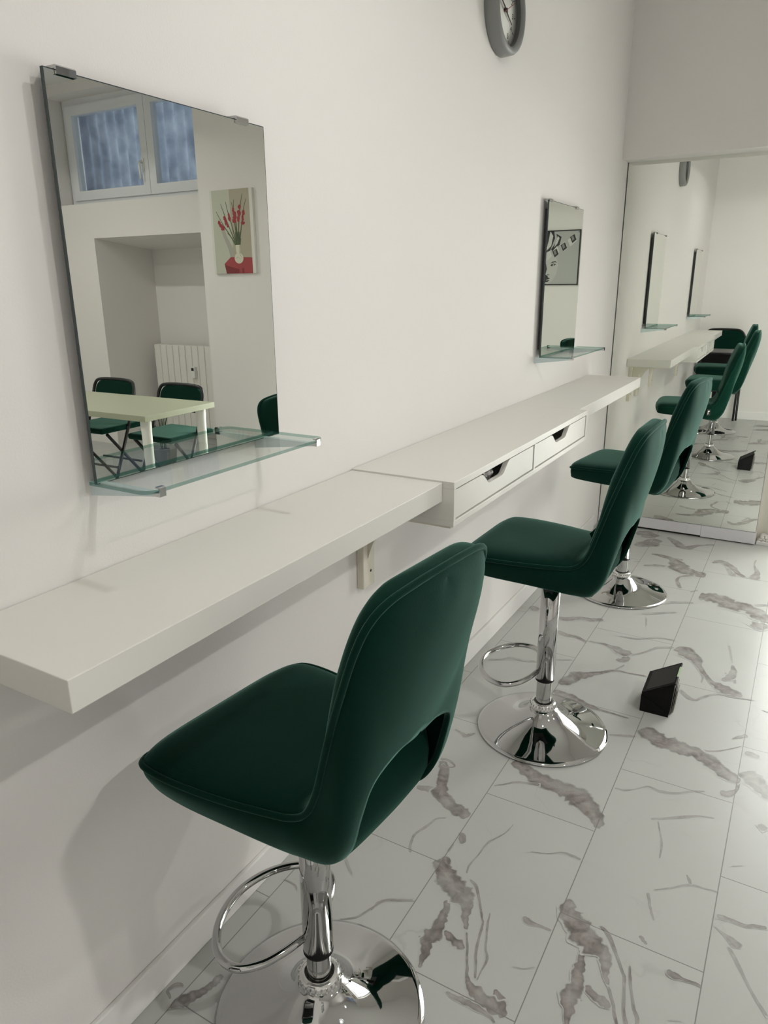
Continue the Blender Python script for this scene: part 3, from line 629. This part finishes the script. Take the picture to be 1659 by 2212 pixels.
def stool_meshes(z0, root):
    Z = V(0, 0, z0)
    # back shell, left and right half in one skin
    left = []
    for i in range(NV):
        p, q = PP[i], QQ[i]; a, b = p + CC1[i], q + CC2[i]; row = []
        for j in range(17):
            u = j / 16; row.append(p * (1 - u) ** 3 + a * 3 * u * (1 - u) ** 2 + b * 3 * u * u * (1 - u) + q * u ** 3)
        left.append(row)
    m = MB(); m.grid([[x + Z for x in r] for r in left]); m.grid([[mir(x) + Z for x in r] for r in left], flip=True)
    sh = m.build('back_shell', M['velvet'], root)
    bm = bmesh.new(); bm.from_mesh(sh.data); bmesh.ops.remove_doubles(bm, verts=bm.verts[:], dist=2e-4)
    inner = [v for v in bm.verts if not v.is_boundary]
    for _ in range(9): bmesh.ops.smooth_vert(bm, verts=inner, factor=0.5, use_axis_x=True, use_axis_y=True, use_axis_z=True)
    bmesh.ops.recalc_face_normals(bm, faces=bm.faces[:]); bm.to_mesh(sh.data); bm.free()
    for p_ in sh.data.polygons: p_.use_smooth = True
    md = sh.modifiers.new('thickness', 'SOLIDIFY'); md.thickness = 0.010; md.offset = -1.0 if shell_out(sh) else 1.0
    # seat and backrest pads between the two piping lines
    def row(pl, pr, n, b, e=6.0, k=25):
        out = []
        for j in range(k):
            s = -1 + 2 * j / (k - 1); s = math.copysign(1 - (1 - abs(s)) ** 1.6, s)
            out.append(pl.lerp(pr, (s + 1) / 2) + n * b * (1 - abs(s) ** e) ** 0.5 + Z)
        return out
    def nrm(i):
        k = i / KS
        if k < 1: v = V(-0.6, 0, 0.8).lerp(V(-0.1, 0, 1), k)
        elif k < 6: v = V(-0.1, 0, 1).lerp(V(0, 0, 1), (k - 1) / 5)
        elif k < 9: v = V(0, 0, 1).lerp(V(-0.95, 0, 0.28), (k - 6) / 3)
        else: v = V(-0.95, 0, 0.28)
        return v.normalized()
    def bulge(i):
        k = i / KS
        if k < 2: return 0.012 + 0.007 * k / 2
        if k < 6: return 0.019
        if k < 9: return 0.017
        if k < 14: return min(0.032, 0.017 + 0.015 * (k - 9) / 2)
        return 0.032 * max(0.0, (16 - k) / 2) ** 0.5
    seat_rows = []
    for s in range(6):
        u = s / 6; seat_rows.append(row(QQ[0].lerp(PP[0], u), mir(QQ[0].lerp(PP[0], u)), V(-1, 0, 0.3 * u), 0.004 + 0.012 * math.sin(PI * min(u + 0.15, 1) * 0.6), 3.0))
    seat_rows += [row(PP[i], mir(PP[i]), nrm(i), bulge(i)) for i in range(0, 8 * KS + 1)]
    MB().grid(seat_rows).build('seat', M['velvet'], root)
    back_rows = [row(PP[i], mir(PP[i]), nrm(i), bulge(i), 9.0) for i in range(8 * KS, NV)]
    MB().grid(back_rows).build('backrest', M['velvet'], root)
    # underside pan that closes the bottom and rises behind the arch
    pan = []
    for i in range(0, 7 * KS + 1, 2): pan.append(row(QQ[i] + V(0, 0.004, 0.002), mir(QQ[i] + V(0, 0.004, 0.002)), V(0, 0, -1), 0.004 + 0.012 * i / (7 * KS), 3.0))
    for x, y, z, b in ((.160, -.118, -.075, .006), (.170, -.122, -.045, .010), (.172, -.122, -.01, .012), (.165, -.122, .03, .010), (.150, -.122, .07, .006), (.135, -.122, .10, .002)):
        pan.append(row(V(x, y, z), V(x, -y, z), V(1, 0, -0.3), b, 3.0))
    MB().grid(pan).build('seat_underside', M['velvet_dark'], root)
    pts = [p + Z + V(0, -0.002, 0) for p in PP] + [mir(p) + Z + V(0, 0.002, 0) for p in reversed(PP[:-1])]
    MB().tube(pts, 0.0056, n=10).build('piping', M['velvet'], root)
    # small woven label on the far flank
    lb = MB(); lb.prism([(.085, .180, z0 - .012), (.108, .176, z0 - .012), (.108, .170, z0 - .052), (.085, .174, z0 - .052)], (0, .0055, 0))
    lt = lb.build('label_tag', M['ink'], root)
    MB().prism([(.092, .1865, z0 - .020), (.103, .1845, z0 - .020), (.103, .1845, z0 - .026), (.096, .186, z0 - .026), (.096, .184, z0 - .044), (.092, .185, z0 - .044)], (0, .0006, 0)).build('tag_print', M['white_plastic'], lt)


def shell_out(o):
    p = o.data.polygons[len(o.data.polygons) // 3]; c = p.center; return p.normal.dot(c - V(0.0, 0, c.z)) > 0

def bar_stool(loc, rot, z0, ring_z, label):
    r = thing('bar_stool', label, 'bar stool', loc, rot, 'green velvet bar stools along the counter')
    stool_meshes(z0, r)
    MB().lathe([(0.0001, 0.0), (.198, 0.0), (.2085, .001), (.2105, .004), (.2085, .0075), (.196, .0105), (.165, .0165), (.130, .025), (.102, .035), (.080, .047), (.062, .061), (.050, .074), (.044, .083), (.0001, .084)], n=96).build('base', M['chrome'], r, fix=False)
    cp = [(.030, .0835), (.041, .0835), (.0425, .088), (.040, .099), (.036, .103), (.030, .103)]
    c = MB(); c.lathe(cp, n=48)
    for k in range(24):
        a = 2 * PI * k / 24; c.tube([(.0405 * math.cos(a), .0405 * math.sin(a), .086), (.0405 * math.cos(a), .0405 * math.sin(a), .099)], .0022, n=6)
    c.build('collar', M['clear_plastic'], r, fix=False)
    MB().lathe([(.0245, .084), (.0245, ring_z + 0.05)], n=40).build('inner_column', M['chrome'], r, fix=False)
    MB().lathe([(.0255, ring_z), (.0300, ring_z), (.0300, ring_z + .0022), (.0255, ring_z + .0022)], n=40).build('column_ring', M['rubber'], r, fix=False)
    MB().lathe([(.0258, ring_z + .002), (.0296, ring_z + .002), (.0296, z0 - .08), (.012, z0 - .08)], n=48).build('gas_column', M['chrome'], r, fix=False)
    zf = ring_z + .026; half = [(-.024, -.012), (-.034, -.060), (-.052, -.105), (-.085, -.138), (-.130, -.136), (-.172, -.104), (-.200, -.055)]
    pts = [(x, y, zf) for x, y in half] + [(-.210, 0, zf)] + [(x, -y, zf) for x, y in reversed(half)]
    MB().tube(catmull(pts, 90), .0088, n=14).build('footrest', M['chrome'], r)
    pl = MB(); pl.box(-.09, .09, -.09, .09, z0 - .088, z0 - .080, bev=.002); pl.build('seat_plate', M['black_metal'], r)
    return r
bar_stool((.3207, .402, 0), -.085, .628, .158, 'nearest green velvet bar stool, in front of the plain board under the large mirror')
bar_stool((.396, 1.5656, 0), -.01, .640, .182, 'middle green velvet bar stool, in front of the drawer shelf')
bar_stool((.363, 2.83, 0), -.11, .622, .165, 'farthest green velvet bar stool, next to the tall end mirror')

# ================================================================== END MIRROR, PEBBLES, POST
t = thing('floor_mirror', 'tall frameless mirror filling the recess in the end wall above a white plinth', 'mirror', (0.0, 3.8205, 0), 0.0101)
m = MB(); m.box(0.004, 0.866, 0.0008, 0.006, 0.075, 2.035, mi=1); m.poly([(0.0055, 0.0, 0.076), (0.865, 0.0, 0.076), (0.865, 0.0, 2.034), (0.0055, 0.0, 2.034)], mi=0)
m.build('mirror_pane', [M['mirror'], M['mirror_edge']], t, weld=False, fix=False)
p = MB(); p.box(0.004, 0.585, 0.001, 0.03, 0.012, 0.0735, bev=0.001); p.box(0.586, 0.868, 0.001, 0.03, 0.006, 0.0735, bev=0.001); p.build('plinth', M['plinth'], t, weld=False)
p = MB(); p.box(0.03, 0.80, 0.012, 0.03, 0.0, 0.012); p.build('plinth_foot', M['rubber'], t)
struct(MB().box(0.868, 0.98, 3.95, 3.99, 0.0, 2.012).build('wall_post', M['post']))
tr = MB(); tr.box(0.874, 0.975, 3.853, 3.866, 0.0, 0.018, bev=0.002); tag(tr.build('pebble_edging', M['baseboard']), 'white edging strip along the front of the white pebble bed', 'edging')
pb = [bmesh.new() for _ in range(4)]; pmesh = []
for bi, bm_ in enumerate(pb):
    bmesh.ops.create_icosphere(bm_, subdivisions=3, radius=1.0); rn = random.Random(bi)
    ph = [rn.uniform(0, 6) for _ in range(6)]
    for v in bm_.verts:
        c = v.co; k = 1 + 0.12 * math.sin(2.1 * c.x + ph[0]) + 0.1 * math.sin(2.7 * c.y + ph[1]) + 0.08 * math.sin(3 * c.z + ph[2])
        v.co = V(c.x * 0.014 * k, c.y * 0.0105 * k, c.z * 0.0085 * k)
    for f in bm_.faces: f.smooth = True
    me = bpy.data.meshes.new('white_pebble'); bm_.to_mesh(me); bm_.free(); me.materials.append(M['pebble']); pmesh.append(me)
n = 0
for layer, (cnt, zz) in enumerate(((5, 0.0085), (5, 0.022), (4, 0.035))):
    for iy in range(4):
        for ix in range(cnt):
            x = 0.887 + ix * 0.0195 + random.uniform(-.003, .003) + layer * 0.006; y = 3.880 + iy * 0.019 + random.uniform(-.003, .003) + (0.006 if layer else 0)
            if x > 0.966: continue
            o = bpy.data.objects.new('white_pebble', random.choice(pmesh)); COL.objects.link(o); o.location = (x, y, zz + random.uniform(-.001, .001)); o.rotation_euler = (random.uniform(-.4, .4), random.uniform(-.4, .4), random.uniform(0, 6))
            sc = random.uniform(0.85, 1.08); o.scale = (sc, sc, sc)
            tag(o, 'small white pebble in the bed beside the tall end mirror', 'pebble', 'white pebbles beside the end mirror')

# black wedge box on the floor ------------------------------------------------
t = thing('wedge_box', 'small black wedge-shaped box with sloping lid on the marble floor', 'box', (0.655, 1.832, 0), 0.02)
b = MB(); b.prism([(0, 0, 0), (0.092, 0, 0), (0.101, 0, 0.122), (0.006, 0, 0.068), (0.0, 0, 0.060)], (0, 0.150, 0)); b.build('case', M['black_leather'], t)
fl = MB(); fl.prism([(0.0, -0.003, 0.0), (0.093, -0.003, 0.0), (0.090, -0.003, 0.018), (0.004, -0.003, 0.060), (0.0, -0.003, 0.058)], (0, 0.0028, 0)); fl.build('front_flap', M['black_leather'], t)
def lid_pt(a, y, h): return V(0.004 + 0.102 * a - 0.5 * h, y, 0.067 + 0.062 * a + 0.85 * h)
ld = MB(); ld.prism([lid_pt(0, -0.004, 0), lid_pt(1.0, -0.004, 0), lid_pt(1.0, -0.004, .006), lid_pt(0, -0.004, .006)], (0, 0.158, 0)); lo = ld.build('lid', M['black_leather'], t)
MB().prism([lid_pt(.12, .006, .0062), lid_pt(.95, .006, .0062), lid_pt(.95, .144, .0062), lid_pt(.12, .144, .0062)], (-.0003, 0, .0006)).build('lid_panel', M['black_panel'], lo)
MB().prism([lid_pt(.975, .045, .0062), lid_pt(1.03, .045, .004), lid_pt(1.03, .120, .004), lid_pt(.975, .120, .0062)], (0, 0, .0012)).build('green_strip', M['green_strip'], lo)
sd = MB()
for k in range(3): sd.prism([(0.094 + .004 * k, .010 + .01 * k, .004), (.101 + .004 * k, .008 + .01 * k, .110 - .01 * k), (.101 + .004 * k, .110 - .015 * k, .112 - .012 * k), (.095 + .004 * k, .125 - .02 * k, .004)], (.0016, 0, 0))
sd.build('side_folds', M['kraft'], t, weld=False)

# ================================================================== SEEN ONLY IN THE MIRRORS
def leg_tube(a, b, r=.011): return MB().tube([a, b], r, n=12)
# folded high chair leaning on the pier beside the counter's near end
t = thing('folded_chair', 'folded black metal chair with dark green back pad, leaning behind the counter end', 'folding chair', (0.255, -0.235, 0), 0.0)
lean = lambda x, z, o=0.0: V(x, -0.185 * z / 0.93 + o, z)
def pad_outline(w, h, zc, r, o):
    pts = []
    for cx, cz, a0 in ((w - r, zc + h - r, 0), (-w + r, zc + h - r, 90), (-w + r * .5, zc - h + r * .5, 180), (w - r * .5, zc - h + r * .5, 270)):
        rr = r if a0 < 180 else r * .5
        for k in range(7): a = math.radians(a0 + 15 * k); pts.append(lean(cx + rr * math.cos(a), cz + rr * math.sin(a), o))
    return pts
MB().prism(pad_outline(.195, .092, .828, .085, .014), (0, .022, .004)).build('back_pad', M['velvet'], t)
fr = MB(); arch = [lean(.225, 0.012), lean(.212, .55), lean(.207, .80), lean(.190, .875), lean(.150, .920), lean(.08, .932), lean(-.08, .932), lean(-.150, .920), lean(-.190, .875), lean(-.207, .80), lean(-.212, .55), lean(-.225, .012)]
fr.tube(catmull(arch, 60), .011, n=12); fr.build('frame', M['black_metal'], t)
for x in (-.20, .20): leg_tube(lean(x, .012, .03), lean(x * .96, .66, .02)).build('leg', M['black_metal'], t)
for z in (.30, .335): leg_tube(lean(-.222, z), lean(.222, z), .008).build('crossbar', M['black_metal'], t)
sp = MB(); sp.box(-.185, .185, -.008, .012, 0, .24, bev=.006); so = sp.build('folded_seat', M['black_leather'], t); so.location = (0, -.088, .455); so.rotation_euler = (math.atan2(.185, .93), 0, 0)
leg_tube(lean(-.19, .685, .012), lean(.19, .685, .012), .011).build('seat_rail', M['black_metal'], t)

# table ---------------------------------------------------------------------
t = thing('dining_table', 'pale green table with white round legs in front of the radiator', 'table', (2.10, 2.20, 0), -0.03)
m = MB(); m.box(0, 1.2, 0, 0.555, 0.706, 0.738, bev=.002); m.build('tabletop', M['table'], t)
for x, y in ((.06, .06), (1.14, .06), (.06, .495), (1.14, .495)):
    l = MB(); l.lathe([(.019, 0), (.021, .004), (.028, .64), (.030, .67), (.030, .706)], (x, y, 0), n=24); l.build('leg', M['table_leg'], t, fix=False)
# folding chairs on the far side of the table, facing it
def folding_chair(loc, rot, label):
    t = thing('folding_chair', label, 'folding chair', loc, rot, 'green folding chairs at the table')   # faces -y locally
    for x in (-.205, .205):
        leg_tube((x, -.19, .011), (x * .98, .02, .47)).build('leg', M['black_metal'], t); leg_tube((x * .9, .20, .011), (x * .9, -.16, .44)).build('leg', M['black_metal'], t)
    f = MB(); f.tube(catmull([(-.201, .02, .47), (-.200, .09, .66), (-.192, .112, .735), (-.150, .122, .768), (0, .126, .775), (.150, .122, .768), (.192, .112, .735), (.200, .09, .66), (.201, .02, .47)], 60), .011); f.build('back_frame', M['black_metal'], t)
    for y, z in ((-.10, .20), (.12, .20)): leg_tube((-.195, y - .01, z), (.195, y - .01, z), .008).build('crossbar', M['black_metal'], t)
    s = MB(); s.box(-.195, .195, -.21, .19, .445, .485, bev=.014); s.build('seat', M['velvet'], t)
    bp = []
    for cx, cz, a0 in ((.185 - .075, .765 - .075, 0), (-.185 + .075, .765 - .075, 90), (-.185 + .03, .60 + .03, 180), (.185 - .03, .60 + .03, 270)):
        r = .075 if a0 < 180 else .03
        for k in range(7): a = math.radians(a0 + 15 * k); z = cz + r * math.sin(a); bp.append((cx + r * math.cos(a), .085 + (z - .60) * .2, z))
    MB().prism(bp, (0, .028, 0)).build('backrest', M['velvet'], t)
folding_chair((3.33, 2.93, 0), -0.03, 'green folding chair behind the table, at the window end, in the near mirror')
folding_chair((2.68, 2.93, 0), -0.02, 'green folding chair behind the table, in front of the radiator in the near mirror')

# radiator -------------------------------------------------------------------
t = thing('radiator', 'white sectional radiator standing in the wall niche, seen in the near mirror', 'radiator', (3.40, 4.50, 0))
for k in range(13):
    x = .079 * k; s = MB(); s.box(x + .002, x + .077, -.05, .03, .10, .885, bev=.006); s.build('section', M['radiator'], t)
MB().tube([(-.01, -.01, .14), (1.04, -.01, .14)], .02).build('lower_pipe', M['radiator'], t)
hm_ = MB(); hm_.box(.50, .545, -.085, -.051, .60, .70, bev=.004); ho = hm_.build('heat_meter', M['white_plastic'], t); MB().box(.508, .537, -.0865, -.0852, .665, .69).build('meter_display', M['ink'], ho)
for x in (.04, .99):
    f = MB(); f.box(x - .02, x + .02, -.04, .02, 0, .11); f.build('foot', M['radiator'], t)

# potted plant between table and radiator
t = thing('potted_plant', 'dark leafy plant in a grey pot beside the radiator, seen below the table', 'plant', (3.39, 3.50, 0))
MB().lathe([(.0001, 0), (.075, 0), (.098, .18), (.104, .185), (.098, .19), (.09, .17), (.0001, .165)], n=32).build('pot', M['pot'], t, fix=False)
MB().lathe([(.0001, .168), (.092, .168)], n=24).build('soil', M['soil'], t, fix=False)
stm = MB(); rn = random.Random(3); tips = []
for k in range(7):
    a = rn.uniform(0, 2 * PI); h_ = rn.uniform(.28, .5); r_ = rn.uniform(.06, .16); tip = V(r_ * math.cos(a), r_ * math.sin(a), .17 + h_ * .75); tips.append((tip, a))
    stm.tube(catmull([(0.02 * math.cos(a), .02 * math.sin(a), .165), (r_ * .35 * math.cos(a), r_ * .35 * math.sin(a), .17 + h_ * .45), tip], 10), .0035, n=6)
stm.build('stems', M['leaf'], t, weld=False)
for tip, a in tips:
    lf = MB(); rows = []; u = V(math.cos(a), math.sin(a), 0); q = V(-u.y, u.x, 0)
    for i in range(9):
        s = i / 8; wd = .034 * math.sin(PI * min(1, s * .9 + .08)) ; c = tip + u * (.15 * s) + V(0, 0, .05 * math.sin(PI * s * .8) - .06 * s * s)
        rows.append([c - q * wd + V(0, 0, .010), c, c + q * wd + V(0, 0, .010)])
    lf.grid(rows).build('leaf', M['leaf'], t)

# painting: red gladioli in a white vase (pictured as seen in the mirror: u runs towards smaller x)
PX0, PX1, PZ0, PZ1 = 2.495, 2.878, 1.486, 2.036
t = thing('flower_painting', 'unframed picture of red gladioli in a white vase, reflected in the near mirror', 'picture', (PX0, 3.69, PZ0))
PW, PH = PX1 - PX0, PZ1 - PZ0
MB().box(0, PW, -0.022, -0.001, 0, PH).build('canvas', mat('canvas_edge', (0.72, 0.71, 0.66), 0.7), t)
pc = {k: mat('paint_' + k, c, 0.6) for k, c in dict(left=(.52, .53, .44), right=(.42, .38, .29), red=(.33, .035, .04), cloth=(.36, .06, .065), clothdark=(.20, .03, .035), stem=(.09, .12, .06), dark=(.06, .07, .04), vase=(.66, .64, .52), vaseshade=(.46, .43, .33), shadow=(.40, .39, .34)).items()}
PK = list(pc); pm = [pc[k] for k in PK]; art = MB(); dep = [0.0224]
def up(u, v): return V(PW * (1 - u), -dep[0], PH * (1 - v))
def shape(pts, k): art.poly([up(u, v) for u, v in pts], mi=PK.index(k)); dep[0] += 0.00003
def strip(pts, w, k):
    P = catmull([V(u, v, 0) for u, v in pts], 10); L_, R_ = [], []
    for i, p in enumerate(P):
        d_ = (P[min(i + 1, 9)] - P[max(i - 1, 0)]).normalized(); q = V(-d_.y, d_.x * .6, 0) * w * (1 - .6 * i / 9); L_.append((p.x + q.x, p.y + q.y)); R_.append((p.x - q.x, p.y - q.y))
    shape(L_ + R_[::-1], k)
def blob(u, v, ru, rv, k, n=14, sd=0):
    r = random.Random(sd + int(u * 1000) + int(v * 7000)); shape([(u + ru * r.uniform(.7, 1.15) * math.cos(2 * PI * i / n), v + rv * r.uniform(.7, 1.15) * math.sin(2 * PI * i / n)) for i in range(n)], k)
shape([(.05, 0), (.47, 0), (.50, 1), (.05, 1)], 'left'); shape([(.47, 0), (.93, 0), (.93, 1), (.50, 1)], 'right')
shape([(.30, .43), (.37, .56), (.50, .70), (.50, .84), (.43, .84), (.38, .70), (.28, .56), (.22, .45)], 'shadow')
shape([(.55, .80), (.93, .81), (.93, 1.0), (.30, 1.0), (.26, .88), (.42, .80)], 'cloth'); shape([(.26, .88), (.31, .90), (.62, .95), (.60, 1), (.30, 1.0)], 'clothdark'); shape([(.68, .94), (.72, .93), (.73, 1), (.68, 1)], 'clothdark')
for pts in ([(.57, .66), (.44, .54), (.28, .40), (.14, .25)], [(.58, .66), (.47, .50), (.34, .30), (.26, .16)], [(.58, .66), (.52, .48), (.42, .26), (.38, .14)], [(.60, .66), (.58, .46), (.55, .28), (.58, .12)], [(.62, .66), (.66, .42), (.72, .2), (.78, .06)], [(.64, .66), (.72, .44), (.78, .26), (.86, .12)], [(.60, .66), (.60, .40), (.52, .15)], [(.56, .66), (.46, .56), (.38, .51)], [(.66, .66), (.69, .58)]): strip(pts, .014, 'stem')
for k in range(7): strip([(.565 + .016 * k, .66), (.57 + .018 * k, .50)], .012, 'dark' if k % 2 else 'stem')
for u, v, ru, rv in ((.24, .42, .045, .03), (.28, .45, .05, .03), (.20, .38, .035, .025), (.36, .38, .035, .04), (.33, .33, .03, .03), (.40, .42, .03, .025), (.45, .34, .035, .035), (.44, .30, .025, .03), (.56, .37, .05, .03), (.58, .33, .055, .03), (.57, .28, .045, .03), (.55, .24, .03, .03), (.66, .35, .035, .04), (.68, .28, .045, .04), (.70, .21, .035, .03), (.76, .40, .05, .02), (.76, .34, .03, .04), (.79, .28, .03, .035)): blob(u, v, ru, rv, 'red')
shape([(.555, .655), (.675, .655), (.665, .74), (.66, .765), (.58, .765), (.565, .74)], 'vase'); shape([(.62 + .105 * math.cos(2 * PI * i / 28), .815 + .065 * math.sin(2 * PI * i / 28)) for i in range(28)], 'vase')
shape([(.64, .66), (.675, .655), (.66, .765), (.635, .765)], 'vaseshade'); strip([(.55, .82), (.60, .80), (.66, .83)], .008, 'vaseshade'); strip([(.66, .77), (.68, .80), (.70, .82)], .008, 'vaseshade')
art.build('painted_picture', pm, t, weld=False, fix=False)

# framed poster on the back wall, reached through both mirrors
QX0, QX1, QZ0, QZ1 = 1.892, 2.392, 1.384, 2.050
t = thing('framed_poster', 'black framed black and white poster of a face under checkered ribbons', 'poster', (QX0, -1.5, QZ0))
QW, QH = QX1 - QX0, QZ1 - QZ0
f = MB(); ring(f, 0, QW, 0, QH, .012, 0.0, .022); f.build('frame', M['black_metal'], t, weld=False)
qc = {k: mat('print_' + k, c, 0.5) for k, c in dict(paper=(.42, .43, .42), light=(.60, .60, .58), mid=(.22, .22, .22), black=(.025, .025, .025), skin=(.50, .50, .48)).items()}
QK = list(qc); art = MB(); dep[0] = .010
def up(u, v): return V(QW * (1 - u), dep[0], QH * (1 - v))
def shape(pts, k): art.poly([up(u, v) for u, v in pts], mi=QK.index(k)); dep[0] += .00004
shape([(0.01, .01), (.99, .01), (.99, .99), (.01, .99)], 'paper')
shape([(.02, .50), (.20, .42), (.40, .50), (.46, .62), (.42, .78), (.34, .90), (.20, .985), (.02, .985)], 'skin')
shape([(.02, .55), (.13, .60), (.16, .70), (.13, .80), (.20, .84), (.12, .97), (.18, .985), (.02, .985)], 'black')
shape([(.12, .01), (.30, .01), (.33, .14), (.22, .36), (.04, .42), (.02, .30)], 'black'); shape([(.20, .01), (.28, .10), (.24, .28), (.10, .38), (.16, .20)], 'light')
shape([(.36, .06), (.50, .12), (.46, .26), (.30, .38), (.24, .34), (.40, .18)], 'black'); shape([(.40, .10), (.45, .14), (.40, .24), (.32, .31), (.36, .20)], 'light')
for k, (a, b) in enumerate((((.06, .44), (.22, .36)), ((.30, .36), (.40, .28)), ((.50, .27), (.60, .20)), ((.66, .18), (.84, .10)))):
    (u0, v0), (u1, v1) = a, b
    shape([(u0, v0), (u1, v1), (u1 + .06, v1 + .10), (u0 + .08, v0 + .12)], 'light')
for u, v in ((.28, .38), (.49, .27), (.72, .13)):
    shape([(u, v), (u + .11, v - .05), (u + .17, v + .05), (u + .07, v + .11)], 'black'); shape([(u + .03, v - .005), (u + .08, v - .025), (u + .12, v + .04), (u + .07, v + .07)], 'mid')
shape([(.24, .60), (.30, .565), (.38, .56), (.43, .585), (.36, .575), (.29, .59)], 'black'); shape([(.25, .63), (.31, .60), (.40, .61), (.36, .64), (.28, .65)], 'black'); shape([(.31, .62), (.35, .615), (.35, .635), (.31, .64)], 'light')
shape([(.10, .86), (.18, .85), (.26, .875), (.18, .90), (.10, .90)], 'black'); shape([(.10, .92), (.24, .905), (.20, .94), (.11, .95)], 'black')
shape([(.16, .80), (.22, .79), (.24, .81), (.18, .825)], 'mid'); shape([(.93, .03), (.97, .02), (.98, .05), (.95, .06)], 'mid')
art.build('print', [qc[k] for k in QK], t, weld=False, fix=False)

# ================================================================== LAMPS
def ceiling_lamp(x, y, z, watts, label, r_em=0.045):
    t = thing('ceiling_lamp', label, 'lamp', (x, y, z), group='round ceiling lamps')
    MB().lathe([(.0001, ZC - z), (.05, ZC - z), (.05, .075), (.235, .078), (.245, .074), (.245, 0.0), (.240, 0.0), (.238, .072), (.0001, .074)], n=64).build('shade', M['lamp_body'], t, fix=False)
    area_light('lamp_disc', (0, 0, .066), (0, 0, 0), 'DISK', r_em * 2, 0, watts, (1.0, 0.985, 0.95), parent=t)
ceiling_lamp(2.6, 0.60, 2.85, LAMP_W, 'round white ceiling lamp over the middle of the room')
ceiling_lamp(4.2, 2.2, 2.85, FILL_LAMP_W, 'added round fill lamp near the window, out of view')  # unseen lamp added as soft fill for the window end
t = thing('pendant_lamp', 'flat round pendant lamp hanging above the near end of the counter', 'lamp', (0.80, 0.80, 2.42))
MB().lathe([(.0001, .05), (.06, .05), (.19, .046), (.200, .042), (.200, 0.0), (.196, 0.0), (.194, .040), (.0001, .040)], n=64).build('shade', M['lamp_body'], t, fix=False)
MB().tube([(0, 0, .05), (0, 0, ZC - 2.42)], .003, n=8).build('cord', M['lamp_body'], t)
MB().lathe([(.0001, ZC - 2.445), (.05, ZC - 2.445), (.05, ZC - 2.42)], n=32).build('ceiling_rose', M['lamp_body'], t, fix=False)
area_light('pendant_disc', (0, 0, .037), (0, 0, 0), 'DISK', .09, 0, PENDANT_W, (1.0, 0.985, 0.95), parent=t)
